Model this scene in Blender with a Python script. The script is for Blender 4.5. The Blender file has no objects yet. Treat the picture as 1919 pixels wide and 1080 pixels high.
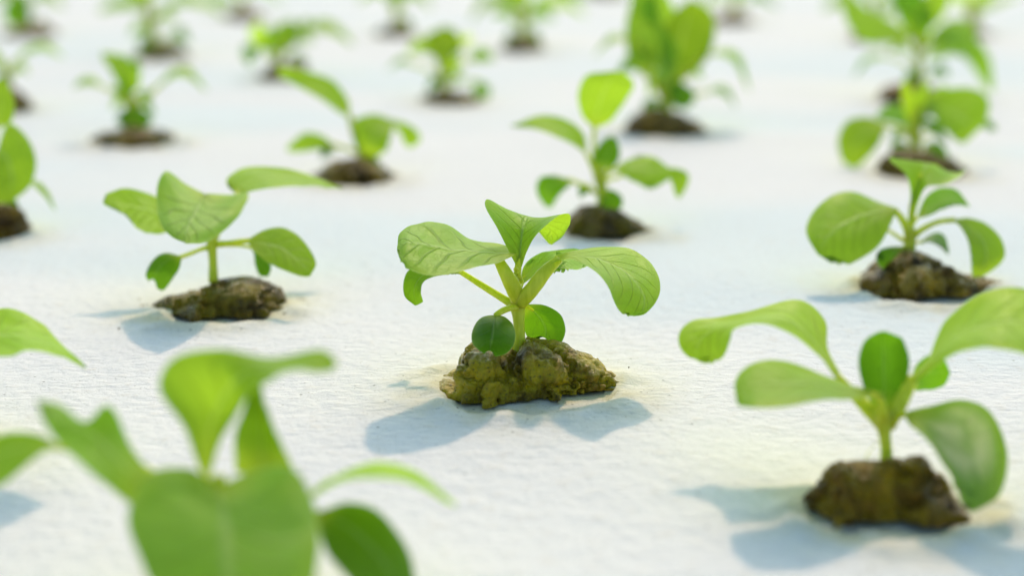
import bpy, bmesh, math, random
from mathutils import Vector, noise
import numpy as np

S = bpy.context.scene
C = S.collection
R_ = math.radians

# ------------------------------------------------------------------ camera
FPX, Y0, CX, CY = 3000.0, -230.0, 959.5, 540.0      # focal length in photo pixels, horizon row, centre
HP = 0.087
PITCH = math.atan((CY - Y0) / FPX)
CAMH = HP * math.cos(PITCH)
cam = bpy.data.cameras.new('camera'); camo = bpy.data.objects.new('camera', cam); C.objects.link(camo)
camo.location = (0, 0, CAMH)
camo.rotation_euler = (math.pi / 2 - PITCH, 0, 0)
cam.sensor_width = 36.0
cam.lens = 36.0 * FPX / 1919.0
cam.clip_start = 0.01; cam.clip_end = 60
cam.dof.use_dof = True
cam.dof.focus_distance = HP * FPX / (716 - Y0)
APER = 0.0057
cam.dof.aperture_fstop = cam.lens / 1000 / APER
cam.dof.aperture_blades = 0
S.camera = camo

# ------------------------------------------------------------------ light
SUN_EL, SUN_AZ = R_(43), R_(8)                       # azimuth from +Y towards +X: the sun stands behind the plants
w = bpy.data.worlds.new('World'); S.world = w; w.use_nodes = True
nt = w.node_tree
bg = nt.nodes['Background']
sky = nt.nodes.new('ShaderNodeTexSky'); sky.sky_type = 'NISHITA'; sky.sun_disc = False
sky.sun_elevation = SUN_EL; sky.sun_rotation = SUN_AZ
sky.dust_density = 2.2; sky.air_density = 0.8; sky.ozone_density = 0.0
flt = nt.nodes.new('ShaderNodeMix'); flt.data_type = 'RGBA'; flt.blend_type = 'MULTIPLY'; flt.inputs[0].default_value = 1.0
flt.inputs[7].default_value = (1.30, 1.53, 1.40, 1)      # added gain and green tint on the sky colour, strengthens the fill light
nt.links.new(sky.outputs[0], flt.inputs[6]); nt.links.new(flt.outputs[2], bg.inputs[0]); bg.inputs[1].default_value = 0.15
sl = bpy.data.lights.new('sun', 'SUN'); sl.energy = 2.0; sl.angle = R_(2.0); sl.color = (1.0, 0.70, 0.48)
so = bpy.data.objects.new('sun', sl); C.objects.link(so)
sd = Vector((math.sin(SUN_AZ) * math.cos(SUN_EL), math.cos(SUN_AZ) * math.cos(SUN_EL), math.sin(SUN_EL)))
so.rotation_euler = sd.to_track_quat('Z', 'Y').to_euler(); so.location = (0.5, 2, 2)
S.view_settings.view_transform = 'Standard'; S.view_settings.look = 'None'
S.view_settings.exposure = -0.06; S.view_settings.gamma = 1.0
S.render.engine = 'CYCLES'
S.cycles.transparent_max_bounces = 12
S.cycles.max_bounces = 10; S.cycles.diffuse_bounces = 6; S.cycles.transmission_bounces = 8

# ------------------------------------------------------------------ geometry of the view
cp, sp = math.cos(PITCH), math.sin(PITCH)
FW = Vector((0, cp, -sp)); UP = Vector((0, sp, cp)); RT = Vector((1, 0, 0)); CAM = Vector((0, 0, CAMH))
def depth_at(y): return HP * FPX / (y - Y0)
def at(x, y, z): return CAM + FW * z + RT * ((x - CX) / FPX * z) - UP * ((y - CY) / FPX * z)
def ground(x, y): return at(x, y, depth_at(y))

# ------------------------------------------------------------------ materials
def newmat(name):
    m = bpy.data.materials.new(name); m.use_nodes = True
    t = m.node_tree
    return m, t, t.nodes, t.links, t.nodes['Principled BSDF'], t.nodes['Material Output']
def N(nodes, typ, **kw):
    n = nodes.new(typ)
    for k, v in kw.items(): setattr(n, k, v)
    return n
def math_(nodes, links, op, a, b=None, clamp=False):
    n = nodes.new('ShaderNodeMath'); n.operation = op; n.use_clamp = clamp
    for i, q in enumerate((a, b)):
        if q is None: continue
        if isinstance(q, (int, float)): n.inputs[i].default_value = q
        else: links.new(q, n.inputs[i])
    return n.outputs[0]
def mixc(nodes, links, fac, a, b, mode='MIX'):
    n = nodes.new('ShaderNodeMix'); n.data_type = 'RGBA'; n.blend_type = mode
    for s, q in ((n.inputs[0], fac), (n.inputs[6], a), (n.inputs[7], b)):
        if isinstance(q, (int, float)): s.default_value = q
        elif isinstance(q, tuple): s.default_value = (*q, 1)
        else: links.new(q, s)
    return n.outputs[2]
def ramp(nodes, links, src, stops):
    n = nodes.new('ShaderNodeValToRGB'); links.new(src, n.inputs[0])
    e = n.color_ramp.elements
    while len(e) < len(stops): e.new(0.5)
    for q, (p, c) in zip(e, stops):
        q.position = p; q.color = (*c, 1) if isinstance(c, tuple) else (c, c, c, 1)
    return n.outputs[0]
def sstep(nodes, links, src, a, b, ta=0.0, tb=1.0):
    n = nodes.new('ShaderNodeMapRange'); n.interpolation_type = 'SMOOTHSTEP'
    links.new(src, n.inputs[0])
    for i, v in enumerate((a, b, ta, tb)): n.inputs[i + 1].default_value = v
    return n.outputs[0]

def leaf_material(name, top, thru, vein, vein_amt=0.5, quilt=1.0, pale=0.0, tfac=0.5, nv=8.0, vw=0.11, midamt=0.75):
    m, t, nd, lk, pb, out = newmat(name)
    uv = N(nd, 'ShaderNodeUVMap', uv_map='leaf')
    sx = N(nd, 'ShaderNodeSeparateXYZ'); lk.new(uv.outputs[0], sx.inputs[0])
    u, v = sx.outputs[0], sx.outputs[1]                     # u along 0..1, v across 0..1 (0.5 = midrib)
    met = N(nd, 'ShaderNodeUVMap', uv_map='metric')
    oi = N(nd, 'ShaderNodeObjectInfo')
    addv = N(nd, 'ShaderNodeVectorMath', operation='ADD'); lk.new(met.outputs[0], addv.inputs[0])
    cb = N(nd, 'ShaderNodeCombineXYZ'); lk.new(math_(nd, lk, 'MULTIPLY', oi.outputs['Random'], 37.0), cb.inputs[0]); lk.new(math_(nd, lk, 'MULTIPLY', oi.outputs['Random'], 91.0), cb.inputs[1])
    lk.new(cb.outputs[0], addv.inputs[1])
    nz = N(nd, 'ShaderNodeTexNoise'); lk.new(addv.outputs[0], nz.inputs['Vector']); nz.inputs['Scale'].default_value = 1.6; nz.inputs['Detail'].default_value = 4
    av = math_(nd, lk, 'ABSOLUTE', math_(nd, lk, 'MULTIPLY', math_(nd, lk, 'SUBTRACT', v, 0.5), 2.0))
    nl = N(nd, 'ShaderNodeTexNoise'); lk.new(addv.outputs[0], nl.inputs['Vector']); nl.inputs['Scale'].default_value = 1.1; nl.inputs['Detail'].default_value = 1
    wob = math_(nd, lk, 'MULTIPLY', math_(nd, lk, 'SUBTRACT', nl.outputs[0], 0.5), 0.16)
    # lateral veins, curving towards the tip
    side = math_(nd, lk, 'MULTIPLY', math_(nd, lk, 'GREATER_THAN', v, 0.5), 0.06)
    ph = math_(nd, lk, 'SUBTRACT', math_(nd, lk, 'ADD', math_(nd, lk, 'ADD', u, wob), side),
               math_(nd, lk, 'MULTIPLY', math_(nd, lk, 'POWER', av, 0.8), 0.27))
    saw = math_(nd, lk, 'FRACT', math_(nd, lk, 'MULTIPLY', ph, nv))
    dl = math_(nd, lk, 'ABSOLUTE', math_(nd, lk, 'SUBTRACT', saw, 0.5))
    lat = sstep(nd, lk, dl, 0.0, vw, 1.0, 0.0)
    lat = math_(nd, lk, 'MULTIPLY', lat, sstep(nd, lk, av, 0.55, 0.95, 1.0, 0.15))
    mid = sstep(nd, lk, av, 0.015, 0.09, 1.0, 0.0)
    mid = math_(nd, lk, 'MULTIPLY', mid, sstep(nd, lk, u, 0.5, 1.0, 1.0, 0.25))
    vo = N(nd, 'ShaderNodeTexVoronoi', feature='DISTANCE_TO_EDGE'); vo.inputs['Scale'].default_value = 5.5
    wv = N(nd, 'ShaderNodeVectorMath', operation='ADD'); lk.new(addv.outputs[0], wv.inputs[0]); lk.new(nz.outputs['Color'], wv.inputs[1])
    lk.new(wv.outputs[0], vo.inputs['Vector'])
    ret = sstep(nd, lk, vo.outputs[0], 0.0, 0.09, 1.0, 0.0)
    fine = N(nd, 'ShaderNodeTexNoise'); lk.new(addv.outputs[0], fine.inputs['Vector']); fine.inputs['Scale'].default_value = 26; fine.inputs['Detail'].default_value = 3
    veins = math_(nd, lk, 'MAXIMUM', math_(nd, lk, 'MULTIPLY', lat, 0.75), math_(nd, lk, 'MULTIPLY', ret, 0.16))
    veins = math_(nd, lk, 'MULTIPLY', veins, vein_amt)
    rim = sstep(nd, lk, av, 0.93, 1.0, 0.0, 0.55)
    blot = sstep(nd, lk, nz.outputs[0], 0.35, 0.7, 0.0, 1.0)
    col = mixc(nd, lk, blot, top, tuple(c * k for c, k in zip(top, (1.35, 1.16, 1.05))))
    ocol = mixc(nd, lk, 1.0, col, oi.outputs['Color'], 'MULTIPLY')
    col = mixc(nd, lk, veins, ocol, vein)
    # yellower towards the leaf base
    young = sstep(nd, lk, u, 0.0, 0.3, 0.6, 0.0)
    col = mixc(nd, lk, young, col, (0.36, 0.46, 0.06))
    palec = (0.42, 0.55, 0.20)
    col = mixc(nd, lk, math_(nd, lk, 'MAXIMUM', math_(nd, lk, 'MULTIPLY', mid, midamt), rim), col, palec)
    # blemishes: pin-head spots and yellowed margin patches
    bv = N(nd, 'ShaderNodeTexVoronoi'); bv.inputs['Scale'].default_value = 7; lk.new(addv.outputs[0], bv.inputs['Vector'])
    bs = N(nd, 'ShaderNodeSeparateColor'); lk.new(bv.outputs['Color'], bs.inputs[0])
    spot = math_(nd, lk, 'MULTIPLY', sstep(nd, lk, bv.outputs['Distance'], 0.03, 0.13, 1.0, 0.0), math_(nd, lk, 'LESS_THAN', bs.outputs[0], 0.16))
    col = mixc(nd, lk, math_(nd, lk, 'MULTIPLY', spot, 0.45), col, (0.42, 0.42, 0.16))
    yel = math_(nd, lk, 'MULTIPLY', sstep(nd, lk, av, 0.6, 1.0), sstep(nd, lk, nz.outputs[0], 0.45, 0.62))
    col = mixc(nd, lk, math_(nd, lk, 'MULTIPLY', yel, 0.55), col, (0.36, 0.46, 0.05))
    if pale:
        du = math_(nd, lk, 'SUBTRACT', u, 0.42)
        dd = math_(nd, lk, 'ADD', math_(nd, lk, 'MULTIPLY', du, du), math_(nd, lk, 'MULTIPLY', math_(nd, lk, 'MULTIPLY', av, av), 0.10))
        dd = math_(nd, lk, 'ADD', dd, math_(nd, lk, 'MULTIPLY', wob, 0.8))
        ringf = sstep(nd, lk, dd, 0.0, 0.10, 0.85, 0.0)
        ringf = math_(nd, lk, 'MULTIPLY', ringf, sstep(nd, lk, nz.outputs[0], 0.36, 0.6, 0.35, 1.0))
        hole = sstep(nd, lk, dd, -0.03, 0.02, 0.5, 1.0)
        col = mixc(nd, lk, math_(nd, lk, 'MULTIPLY', math_(nd, lk, 'MULTIPLY', ringf, hole), pale), col, (0.78, 0.80, 0.45))
    sp_ = sstep(nd, lk, fine.outputs[0], 0.3, 0.7, 0.9, 1.1)
    cs = N(nd, 'ShaderNodeCombineXYZ')
    for i in range(3): lk.new(sp_, cs.inputs[i])
    col = mixc(nd, lk, 1.0, col, cs.outputs[0], 'MULTIPLY')
    lk.new(col, pb.inputs['Base Color'])
    pb.inputs['Roughness'].default_value = 0.46
    pb.inputs['Specular IOR Level'].default_value = 0.2
    pb.inputs['Sheen Weight'].default_value = 0.0
    # height: sunk veins, raised midrib, quilted tissue between
    h = math_(nd, lk, 'SUBTRACT', math_(nd, lk, 'MULTIPLY', fine.outputs[0], 0.10), math_(nd, lk, 'MULTIPLY', lat, 0.55 * quilt))
    h = math_(nd, lk, 'SUBTRACT', h, math_(nd, lk, 'MULTIPLY', ret, 0.14 * quilt))
    h = math_(nd, lk, 'SUBTRACT', h, math_(nd, lk, 'MULTIPLY', mid, 0.7))
    h = math_(nd, lk, 'ADD', h, math_(nd, lk, 'MULTIPLY', nz.outputs[0], 0.3))
    bp = N(nd, 'ShaderNodeBump'); bp.inputs['Strength'].default_value = 0.8; bp.inputs['Distance'].default_value = 0.00032
    lk.new(h, bp.inputs['Height']); lk.new(bp.outputs[0], pb.inputs['Normal'])
    tr = N(nd, 'ShaderNodeBsdfTranslucent')
    tc = mixc(nd, lk, 1.0, thru, oi.outputs['Color'], 'MULTIPLY')
    tc = mixc(nd, lk, math_(nd, lk, 'MULTIPLY', veins, 0.8), tc, tuple(c * 0.5 for c in thru))
    if pale: tc = mixc(nd, lk, math_(nd, lk, 'MULTIPLY', ringf, hole), tc, (0.85, 0.88, 0.45))
    tc = mixc(nd, lk, young, tc, (0.62, 0.78, 0.04))
    lk.new(tc, tr.inputs[0]); lk.new(bp.outputs[0], tr.inputs['Normal'])
    mx = N(nd, 'ShaderNodeMixShader'); mx.inputs[0].default_value = tfac
    lk.new(pb.outputs[0], mx.inputs[1]); lk.new(tr.outputs[0], mx.inputs[2]); lk.new(mx.outputs[0], out.inputs[0])
    return m
QUILT = leaf_material('leaf_quilted', (0.185, 0.385, 0.045), (0.50, 0.80, 0.035), (0.05, 0.16, 0.014), 0.8, 1.1, nv=6.5, vw=0.12)
LEAF = leaf_material('leaf_green', (0.165, 0.355, 0.03), (0.53, 0.82, 0.03), (0.11, 0.25, 0.02), 0.6)
CRINK = leaf_material('leaf_crinkled', (0.19, 0.40, 0.06), (0.48, 0.82, 0.05), (0.40, 0.52, 0.20), 0.7, 1.8, nv=12)
SEED = leaf_material('seed_leaf_green', (0.075, 0.215, 0.014), (0.18, 0.42, 0.008), (0.16, 0.30, 0.05), 0.25, 0.35, nv=4, midamt=0.5)
PALE = leaf_material('leaf_with_pale_patch', (0.15, 0.34, 0.06), (0.36, 0.62, 0.05), (0.09, 0.20, 0.03), 0.3, 0.8, pale=1.0)

def stem_material():
    m, t, nd, lk, pb, out = newmat('stem_green')
    tc = N(nd, 'ShaderNodeTexCoord')
    mp = N(nd, 'ShaderNodeMapping'); mp.inputs['Scale'].default_value = (1, 1, 0.12); lk.new(tc.outputs['Object'], mp.inputs[0])
    nz = N(nd, 'ShaderNodeTexNoise'); nz.inputs['Scale'].default_value = 1300; nz.inputs['Detail'].default_value = 4; lk.new(mp.outputs[0], nz.inputs['Vector'])
    c = ramp(nd, lk, nz.outputs[0], [(0.3, (0.50, 0.55, 0.02)), (0.7, (0.66, 0.68, 0.06))])
    lk.new(c, pb.inputs['Base Color']); pb.inputs['Roughness'].default_value = 0.35; pb.inputs['Specular IOR Level'].default_value = 0.25
    pb.inputs['Subsurface Weight'].default_value = 0.6; pb.inputs['Subsurface Radius'].default_value = (0.8, 1.0, 0.15); pb.inputs['Subsurface Scale'].default_value = 0.0022
    bp = N(nd, 'ShaderNodeBump'); bp.inputs['Strength'].default_value = 0.3; bp.inputs['Distance'].default_value = 0.0002
    lk.new(nz.outputs[0], bp.inputs['Height']); lk.new(bp.outputs[0], pb.inputs['Normal'])
    return m
STEM = stem_material()

def plug_material():
    m, t, nd, lk, pb, out = newmat('algae_covered_sponge')
    tc = N(nd, 'ShaderNodeTexCoord'); oi = N(nd, 'ShaderNodeObjectInfo')
    mp = N(nd, 'ShaderNodeVectorMath', operation='ADD'); lk.new(tc.outputs['Object'], mp.inputs[0])
    cb = N(nd, 'ShaderNodeCombineXYZ'); lk.new(oi.outputs['Random'], cb.inputs[0]); lk.new(oi.outputs['Random'], cb.inputs[1]); lk.new(cb.outputs[0], mp.inputs[1])
    def nz(s, d=5, r=0.6):
        n = N(nd, 'ShaderNodeTexNoise'); n.inputs['Scale'].default_value = s; n.inputs['Detail'].default_value = d; n.inputs['Roughness'].default_value = r
        lk.new(mp.outputs[0], n.inputs['Vector']); return n.outputs[0]
    a, b, c3, f = nz(160), nz(260), nz(95, 3), nz(1500, 4)
    col = ramp(nd, lk, a, [(0.30, (0.05, 0.030, 0.002)), (0.42, (0.20, 0.135, 0.003)), (0.52, (0.38, 0.29, 0.004)), (0.66, (0.58, 0.42, 0.008))])
    col = mixc(nd, lk, sstep(nd, lk, b, 0.52, 0.66, 0.0, 0.5), col, (0.34, 0.17, 0.015))
    col = mixc(nd, lk, sstep(nd, lk, c3, 0.56, 0.68, 0.0, 0.3), col, (0.40, 0.36, 0.12))
    col = mixc(nd, lk, sstep(nd, lk, f, 0.55, 0.68, 0.0, 0.65), col, (0.03, 0.03, 0.01))
    ob = mixc(nd, lk, 1.0, col, oi.outputs['Color'], 'MULTIPLY')
    lk.new(ob, pb.inputs['Base Color'])
    rg = sstep(nd, lk, b, 0.3, 0.65, 0.12, 0.42); lk.new(rg, pb.inputs['Roughness'])
    pb.inputs['Specular IOR Level'].default_value = 0.38
    vp = N(nd, 'ShaderNodeTexVoronoi'); vp.inputs['Scale'].default_value = 1100; lk.new(mp.outputs[0], vp.inputs['Vector'])
    h = math_(nd, lk, 'ADD', math_(nd, lk, 'ADD', math_(nd, lk, 'MULTIPLY', vp.outputs['Distance'], 0.5), math_(nd, lk, 'MULTIPLY', nz(620, 6, 0.7), 1.2)), math_(nd, lk, 'MULTIPLY', b, 1.2))
    bp = N(nd, 'ShaderNodeBump'); bp.inputs['Strength'].default_value = 0.9; bp.inputs['Distance'].default_value = 0.0009
    lk.new(h, bp.inputs['Height']); lk.new(bp.outputs[0], pb.inputs['Normal'])
    return m
PLUG = plug_material()

def board_material():
    m, t, nd, lk, pb, out = newmat('white_foam')
    tc = N(nd, 'ShaderNodeTexCoord')
    def nz(s, d=4, r=0.55, vec=None):
        n = N(nd, 'ShaderNodeTexNoise'); n.inputs['Scale'].default_value = s; n.inputs['Detail'].default_value = d; n.inputs['Roughness'].default_value = r
        lk.new(vec or tc.outputs['Object'], n.inputs['Vector']); return n.outputs[0]
    st = N(nd, 'ShaderNodeAttribute', attribute_name='stain')
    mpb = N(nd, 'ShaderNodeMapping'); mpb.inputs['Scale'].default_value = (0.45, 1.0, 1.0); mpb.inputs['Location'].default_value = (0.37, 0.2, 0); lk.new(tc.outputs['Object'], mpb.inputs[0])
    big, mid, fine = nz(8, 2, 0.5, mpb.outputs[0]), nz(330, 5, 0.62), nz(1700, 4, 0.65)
    mp = N(nd, 'ShaderNodeMapping'); mp.inputs['Scale'].default_value = (0.35, 1.0, 1.0); mp.inputs['Rotation'].default_value = (0, 0, 0.15); lk.new(tc.outputs['Object'], mp.inputs[0])
    fib = nz(900, 5, 0.6, mp.outputs[0])
    vo = N(nd, 'ShaderNodeTexVoronoi'); vo.inputs['Scale'].default_value = 420; lk.new(tc.outputs['Object'], vo.inputs['Vector'])
    speck = sstep(nd, lk, vo.outputs['Distance'], 0.05, 0.16, 1.0, 0.0)
    rs = N(nd, 'ShaderNodeSeparateColor'); lk.new(vo.outputs['Color'], rs.inputs[0])
    thr = math_(nd, lk, 'ADD', math_(nd, lk, 'MULTIPLY', st.outputs['Fac'], 0.35), math_(nd, lk, 'MULTIPLY', nz(30, 3), 0.16))
    speck = math_(nd, lk, 'MULTIPLY', speck, math_(nd, lk, 'LESS_THAN', rs.outputs[0], thr))
    vo2 = N(nd, 'ShaderNodeTexVoronoi'); vo2.inputs['Scale'].default_value = 1500; lk.new(tc.outputs['Object'], vo2.inputs['Vector'])
    rs2 = N(nd, 'ShaderNodeSeparateColor'); lk.new(vo2.outputs['Color'], rs2.inputs[0])
    speck2 = math_(nd, lk, 'MULTIPLY', sstep(nd, lk, vo2.outputs['Distance'], 0.1, 0.35, 1.0, 0.0), math_(nd, lk, 'LESS_THAN', rs2.outputs[1], math_(nd, lk, 'MULTIPLY', thr, 0.9)))
    col = mixc(nd, lk, sstep(nd, lk, big, 0.46, 0.64), (0.83, 0.835, 0.825), (0.745, 0.815, 0.825))  # broad blue-green patches: soft overhead shade painted into the foam colour
    col = mixc(nd, lk, sstep(nd, lk, mid, 0.52, 0.72, 0.0, 0.35), col, (0.72, 0.68, 0.60))
    sta = math_(nd, lk, 'MULTIPLY', st.outputs['Fac'], sstep(nd, lk, nz(140, 4), 0.3, 0.65, 0.25, 1.0))
    col = mixc(nd, lk, math_(nd, lk, 'MULTIPLY', sta, 0.75), col, (0.66, 0.60, 0.36))
    col = mixc(nd, lk, math_(nd, lk, 'MULTIPLY', speck2, 0.45), col, (0.22, 0.20, 0.13))
    col = mixc(nd, lk, math_(nd, lk, 'MULTIPLY', speck, 0.75), col, (0.10, 0.10, 0.07))
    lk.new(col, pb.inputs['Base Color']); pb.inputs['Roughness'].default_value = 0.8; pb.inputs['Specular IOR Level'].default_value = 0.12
    h = math_(nd, lk, 'ADD', math_(nd, lk, 'MULTIPLY', mid, 1.0), math_(nd, lk, 'MULTIPLY', fib, 0.8))
    h = math_(nd, lk, 'ADD', h, math_(nd, lk, 'MULTIPLY', fine, 0.35))
    vb = N(nd, 'ShaderNodeTexVoronoi', feature='SMOOTH_F1'); vb.inputs['Scale'].default_value = 520; lk.new(tc.outputs['Object'], vb.inputs['Vector'])
    h = math_(nd, lk, 'SUBTRACT', h, math_(nd, lk, 'MULTIPLY', vb.outputs['Distance'], 0.5))
    bp = N(nd, 'ShaderNodeBump'); bp.inputs['Strength'].default_value = 0.5; bp.inputs['Distance'].default_value = 0.0011
    lk.new(h, bp.inputs['Height']); lk.new(bp.outputs[0], pb.inputs['Normal'])
    return m
FOAM = board_material()

# ------------------------------------------------------------------ mesh helpers
def link_mesh(name, verts, faces, mat, parent=None, origin=Vector((0, 0, 0)), uvs=None, smooth=True):
    me = bpy.data.meshes.new(name)
    me.from_pydata([tuple(Vector(p) - origin) for p in verts], [], faces)
    me.validate(); me.update()
    if uvs:
        for nm, data in uvs.items():
            l = me.uv_layers.new(name=nm)
            for lp in me.loops: l.data[lp.index].uv = data[lp.vertex_index]
    if smooth: me.polygons.foreach_set('use_smooth', [True] * len(me.polygons))
    me.materials.append(mat)
    o = bpy.data.objects.new(name, me); C.objects.link(o)
    if parent: o.parent = parent
    return o
def spline(pts, n):
    """Catmull-Rom through pts (tuples), sampled by chord length."""
    P = [np.array(p, float) for p in pts]
    k = len(P)
    if k == 2: return [P[0] + (P[1] - P[0]) * i / (n - 1) for i in range(n)]
    P = [2 * P[0] - P[1]] + P + [2 * P[-1] - P[-2]]
    out = []
    for i in range(n):
        t = i / (n - 1) * (k - 1); s = min(int(t), k - 2); f = t - s
        p0, p1, p2, p3 = P[s:s + 4]
        out.append(0.5 * ((2 * p1) + (-p0 + p2) * f + (2 * p0 - 5 * p1 + 4 * p2 - p3) * f * f + (-p0 + 3 * p1 - 3 * p2 + p3) * f ** 3))
    return out

class Plant:
    """A seedling standing where the pixel (x, y) of its foot meets the sheet; all points become real positions in depth."""
    def __init__(s, x, y, label, tint=(1, 1, 1), far=False, seed=0):
        s.z = depth_at(y); s.o = ground(x, y); s.far = far; s.rnd = random.Random(seed * 7 + int(x) + int(y) * 3)
        e = bpy.data.objects.new('seedling', None); e.empty_display_size = 0.01
        e.location = s.o; e['label'] = label; e['category'] = 'seedling'
        e['group'] = 'seedlings planted in rows on the white foam sheet'
        C.objects.link(e); s.e = e; s.tint = tint; s.node = None
    def w(s, p): return at(p[0], p[1], s.z + p[2] * 0.01)
    def tube(s, name, pts, r, parent=None, mat=None, flat=1.0, cap=True):
        """pts (x, y, d); r radii in photo pixels at this plant's depth."""
        n = 10 if s.far else 18; m = 8 if s.far else 12
        P = [s.w(p) for p in spline(pts, n)]; rr = [q[0] * s.z / FPX for q in spline([(a,) for a in r], n)]
        V, F = [], []
        for i in range(n):
            t = (P[min(i + 1, n - 1)] - P[max(i - 1, 0)]).normalized()
            a = t.cross(FW); a = a.normalized() if a.length > 1e-4 else Vector((1, 0, 0)); b = t.cross(a)
            for j in range(m):
                th = 2 * math.pi * j / m
                wob = 1 + 0.05 * noise.noise(P[i] * 900 + Vector((j, 0, 0)))
                V.append(P[i] + (a * math.cos(th) + b * math.sin(th) * flat) * rr[i] * wob)
        for i in range(n - 1):
            for j in range(m):
                F.append((i * m + j, i * m + (j + 1) % m, (i + 1) * m + (j + 1) % m, (i + 1) * m + j))
        V += [P[0], P[-1]]
        for j in range(m):
            F.append((j, len(V) - 2, (j + 1) % m)); F.append(((n - 1) * m + (j + 1) % m, len(V) - 1, (n - 1) * m + j))
        return link_mesh(name, V, F, mat or STEM, parent or s.e, s.o)
    def stem(s, pts, r): return s.tube('stem', pts, r)
    def rails(s, L, M, R, pet=None, pr=(6, 5), mat=None, name='leaf', tint=None, label=None, wave=1.0, flat=0.6):
        nu, nv = (26, 12) if s.far else (64, 28)
        l, m_, r = ([s.w(p) for p in spline(q, nu + 1)] for q in (L, M, R))
        sd_ = s.rnd.random() * 100
        V, U, Q = [], [], []
        acc = 0
        wid = max((a - b).length for a, b in zip(l, r))
        for i in range(nu + 1):
            if i: acc += (m_[i] - m_[i - 1]).length
            cen = (l[i] + r[i]) / 2
            for j in range(nv + 1):
                v = -1 + 2 * j / nv
                p = l[i] * (v * (v - 1) / 2) + m_[i] * (1 - v * v) + r[i] * (v * (v + 1) / 2)
                V.append(p); U.append((i / nu, j / nv)); Q.append((acc * 100, v * wid * 50))
        # gentle waves of the tissue, stronger to the margin
        for i in range(nu + 1):
            for j in range(nv + 1):
                k = i * (nv + 1) + j; p = V[k]
                a = V[min(i + 1, nu) * (nv + 1) + j] - V[max(i - 1, 0) * (nv + 1) + j]
                b = V[i * (nv + 1) + min(j + 1, nv)] - V[i * (nv + 1) + max(j - 1, 0)]
                nn = a.cross(b)
                if nn.length < 1e-12: continue
                nn.normalize()
                e = abs(-1 + 2 * j / nv); env = math.sin(math.pi * min(1, i / nu * 1.0)) ** 0.5 if 0 < i < nu else 0
                q = Vector((U[k][0] * 3.2 + sd_, (U[k][1] - .5) * 2.4, sd_))
                q2 = Vector((U[k][0] * 11 + sd_, (U[k][1] - .5) * 7, sd_ + 5))
                V[k] = p + nn * wid * env * wave * (0.045 * noise.noise(q) * (0.4 + e) + 0.009 * noise.noise(q2))
        F = [(i * (nv + 1) + j, i * (nv + 1) + j + 1, (i + 1) * (nv + 1) + j + 1, (i + 1) * (nv + 1) + j) for i in range(nu) for j in range(nv)]
        o = link_mesh(name, V, F, mat or LEAF, s.e, s.o, {'leaf': U, 'metric': Q})
        tt = tint or s.tint; jt = 1 + s.rnd.uniform(-.06, .06)
        o.color = (tt[0] * jt, tt[1] * jt, tt[2] * jt, 1)
        if label: o['label'] = label
        if pet:
            s.tube('petiole', pet, pr, parent=o, flat=flat)
        return o
    def rib(s, M, side, w0=1.0, pet=None, pr=(5, 4), prof='ovate', cup=0.0, **kw):
        """A leaf from its midrib (x, y, d) and its half-width vector `side` (px, px, cm); cup lifts both halves by px."""
        n = 11
        m = spline(M, n); L, R_s = [], []
        for i in range(n):
            u = i / (n - 1)
            if prof == 'ovate': k = math.sin(math.pi * u ** 0.78) ** 0.62 if 0 < u < 1 else 0.0
            elif prof == 'obovate': k = math.sin(math.pi * u ** 1.5) ** 0.7 if 0 < u < 1 else 0.0
            elif prof == 'round': k = math.sqrt(max(0, 1 - (2 * u - 1) ** 2))
            else: k = math.sin(math.pi * u) ** 0.8 if 0 < u < 1 else 0.0
            if i == 0: k = 0.06
            v = np.array(side, float) * k
            c = np.array((0, -cup * k, 0))
            L.append(tuple(m[i] + v + c)); R_s.append(tuple(m[i] - v + c))
        return s.rails(L, [tuple(q) for q in m], R_s, pet=pet, pr=pr, **kw)
    def plug(s, top, bot, tint=(1, 1, 1), rough=1.0, creases=()):
        ns, ntt = (40, 20) if s.far else (190, 90)
        x0, x1 = bot[0][0], bot[-1][0]
        def interp(lst, x):
            for a, b in zip(lst, lst[1:]):
                if a[0] <= x <= b[0]:
                    f = (x - a[0]) / max(1e-6, b[0] - a[0]); return a[1] + (b[1] - a[1]) * f
            return lst[0][1] if x < lst[0][0] else lst[-1][1]
        ym = (bot[0][1] + bot[-1][1]) / 2
        V = []; W0 = (ground(x1, ym) - ground(x0, ym)).length
        sd_ = Vector((s.rnd.random() * 50, s.rnd.random() * 50, 3))
        mid_y = ground((x0 + x1) / 2, ym).y
        for i in range(ns + 1):
            u = i / ns; x = x0 + (x1 - x0) * u
            f = ground(x, interp(bot, x)); end = math.sin(math.pi * u) ** 0.5 if 0 < i < ns else 0.0
            back = mid_y + W0 * 0.36 * end
            c = Vector((f.x, (f.y + back) / 2 + 0.0, 0))
            # height of the outline where it is seen over the middle of the plug
            tp = interp(top, x)
            dirv = (at(x, tp, 1.0) - CAM); tt = c.y / dirv.y; hz = max(0.0006, (CAM + dirv * tt).z)
            for j in range(ntt + 1):
                t = math.pi * j / ntt
                y = f.y + (back - f.y) * (1 - math.cos(t)) / 2
                z = hz * (math.sin(t) ** 0.95 if 0 < j < ntt else 0) * (1.0) - 0.0006
                V.append(Vector((c.x + (c.x - s.o.x) * 0.0, y, z)))
        F = [(i * (ntt + 1) + j, (i + 1) * (ntt + 1) + j, (i + 1) * (ntt + 1) + j + 1, i * (ntt + 1) + j + 1) for i in range(ns) for j in range(ntt)]
        nn = [Vector() for _ in V]
        for f in F:
            q = (V[f[2]] - V[f[0]]).cross(V[f[3]] - V[f[1]])
            for k in f: nn[k] += q
        k_ = W0 / 0.032
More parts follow.
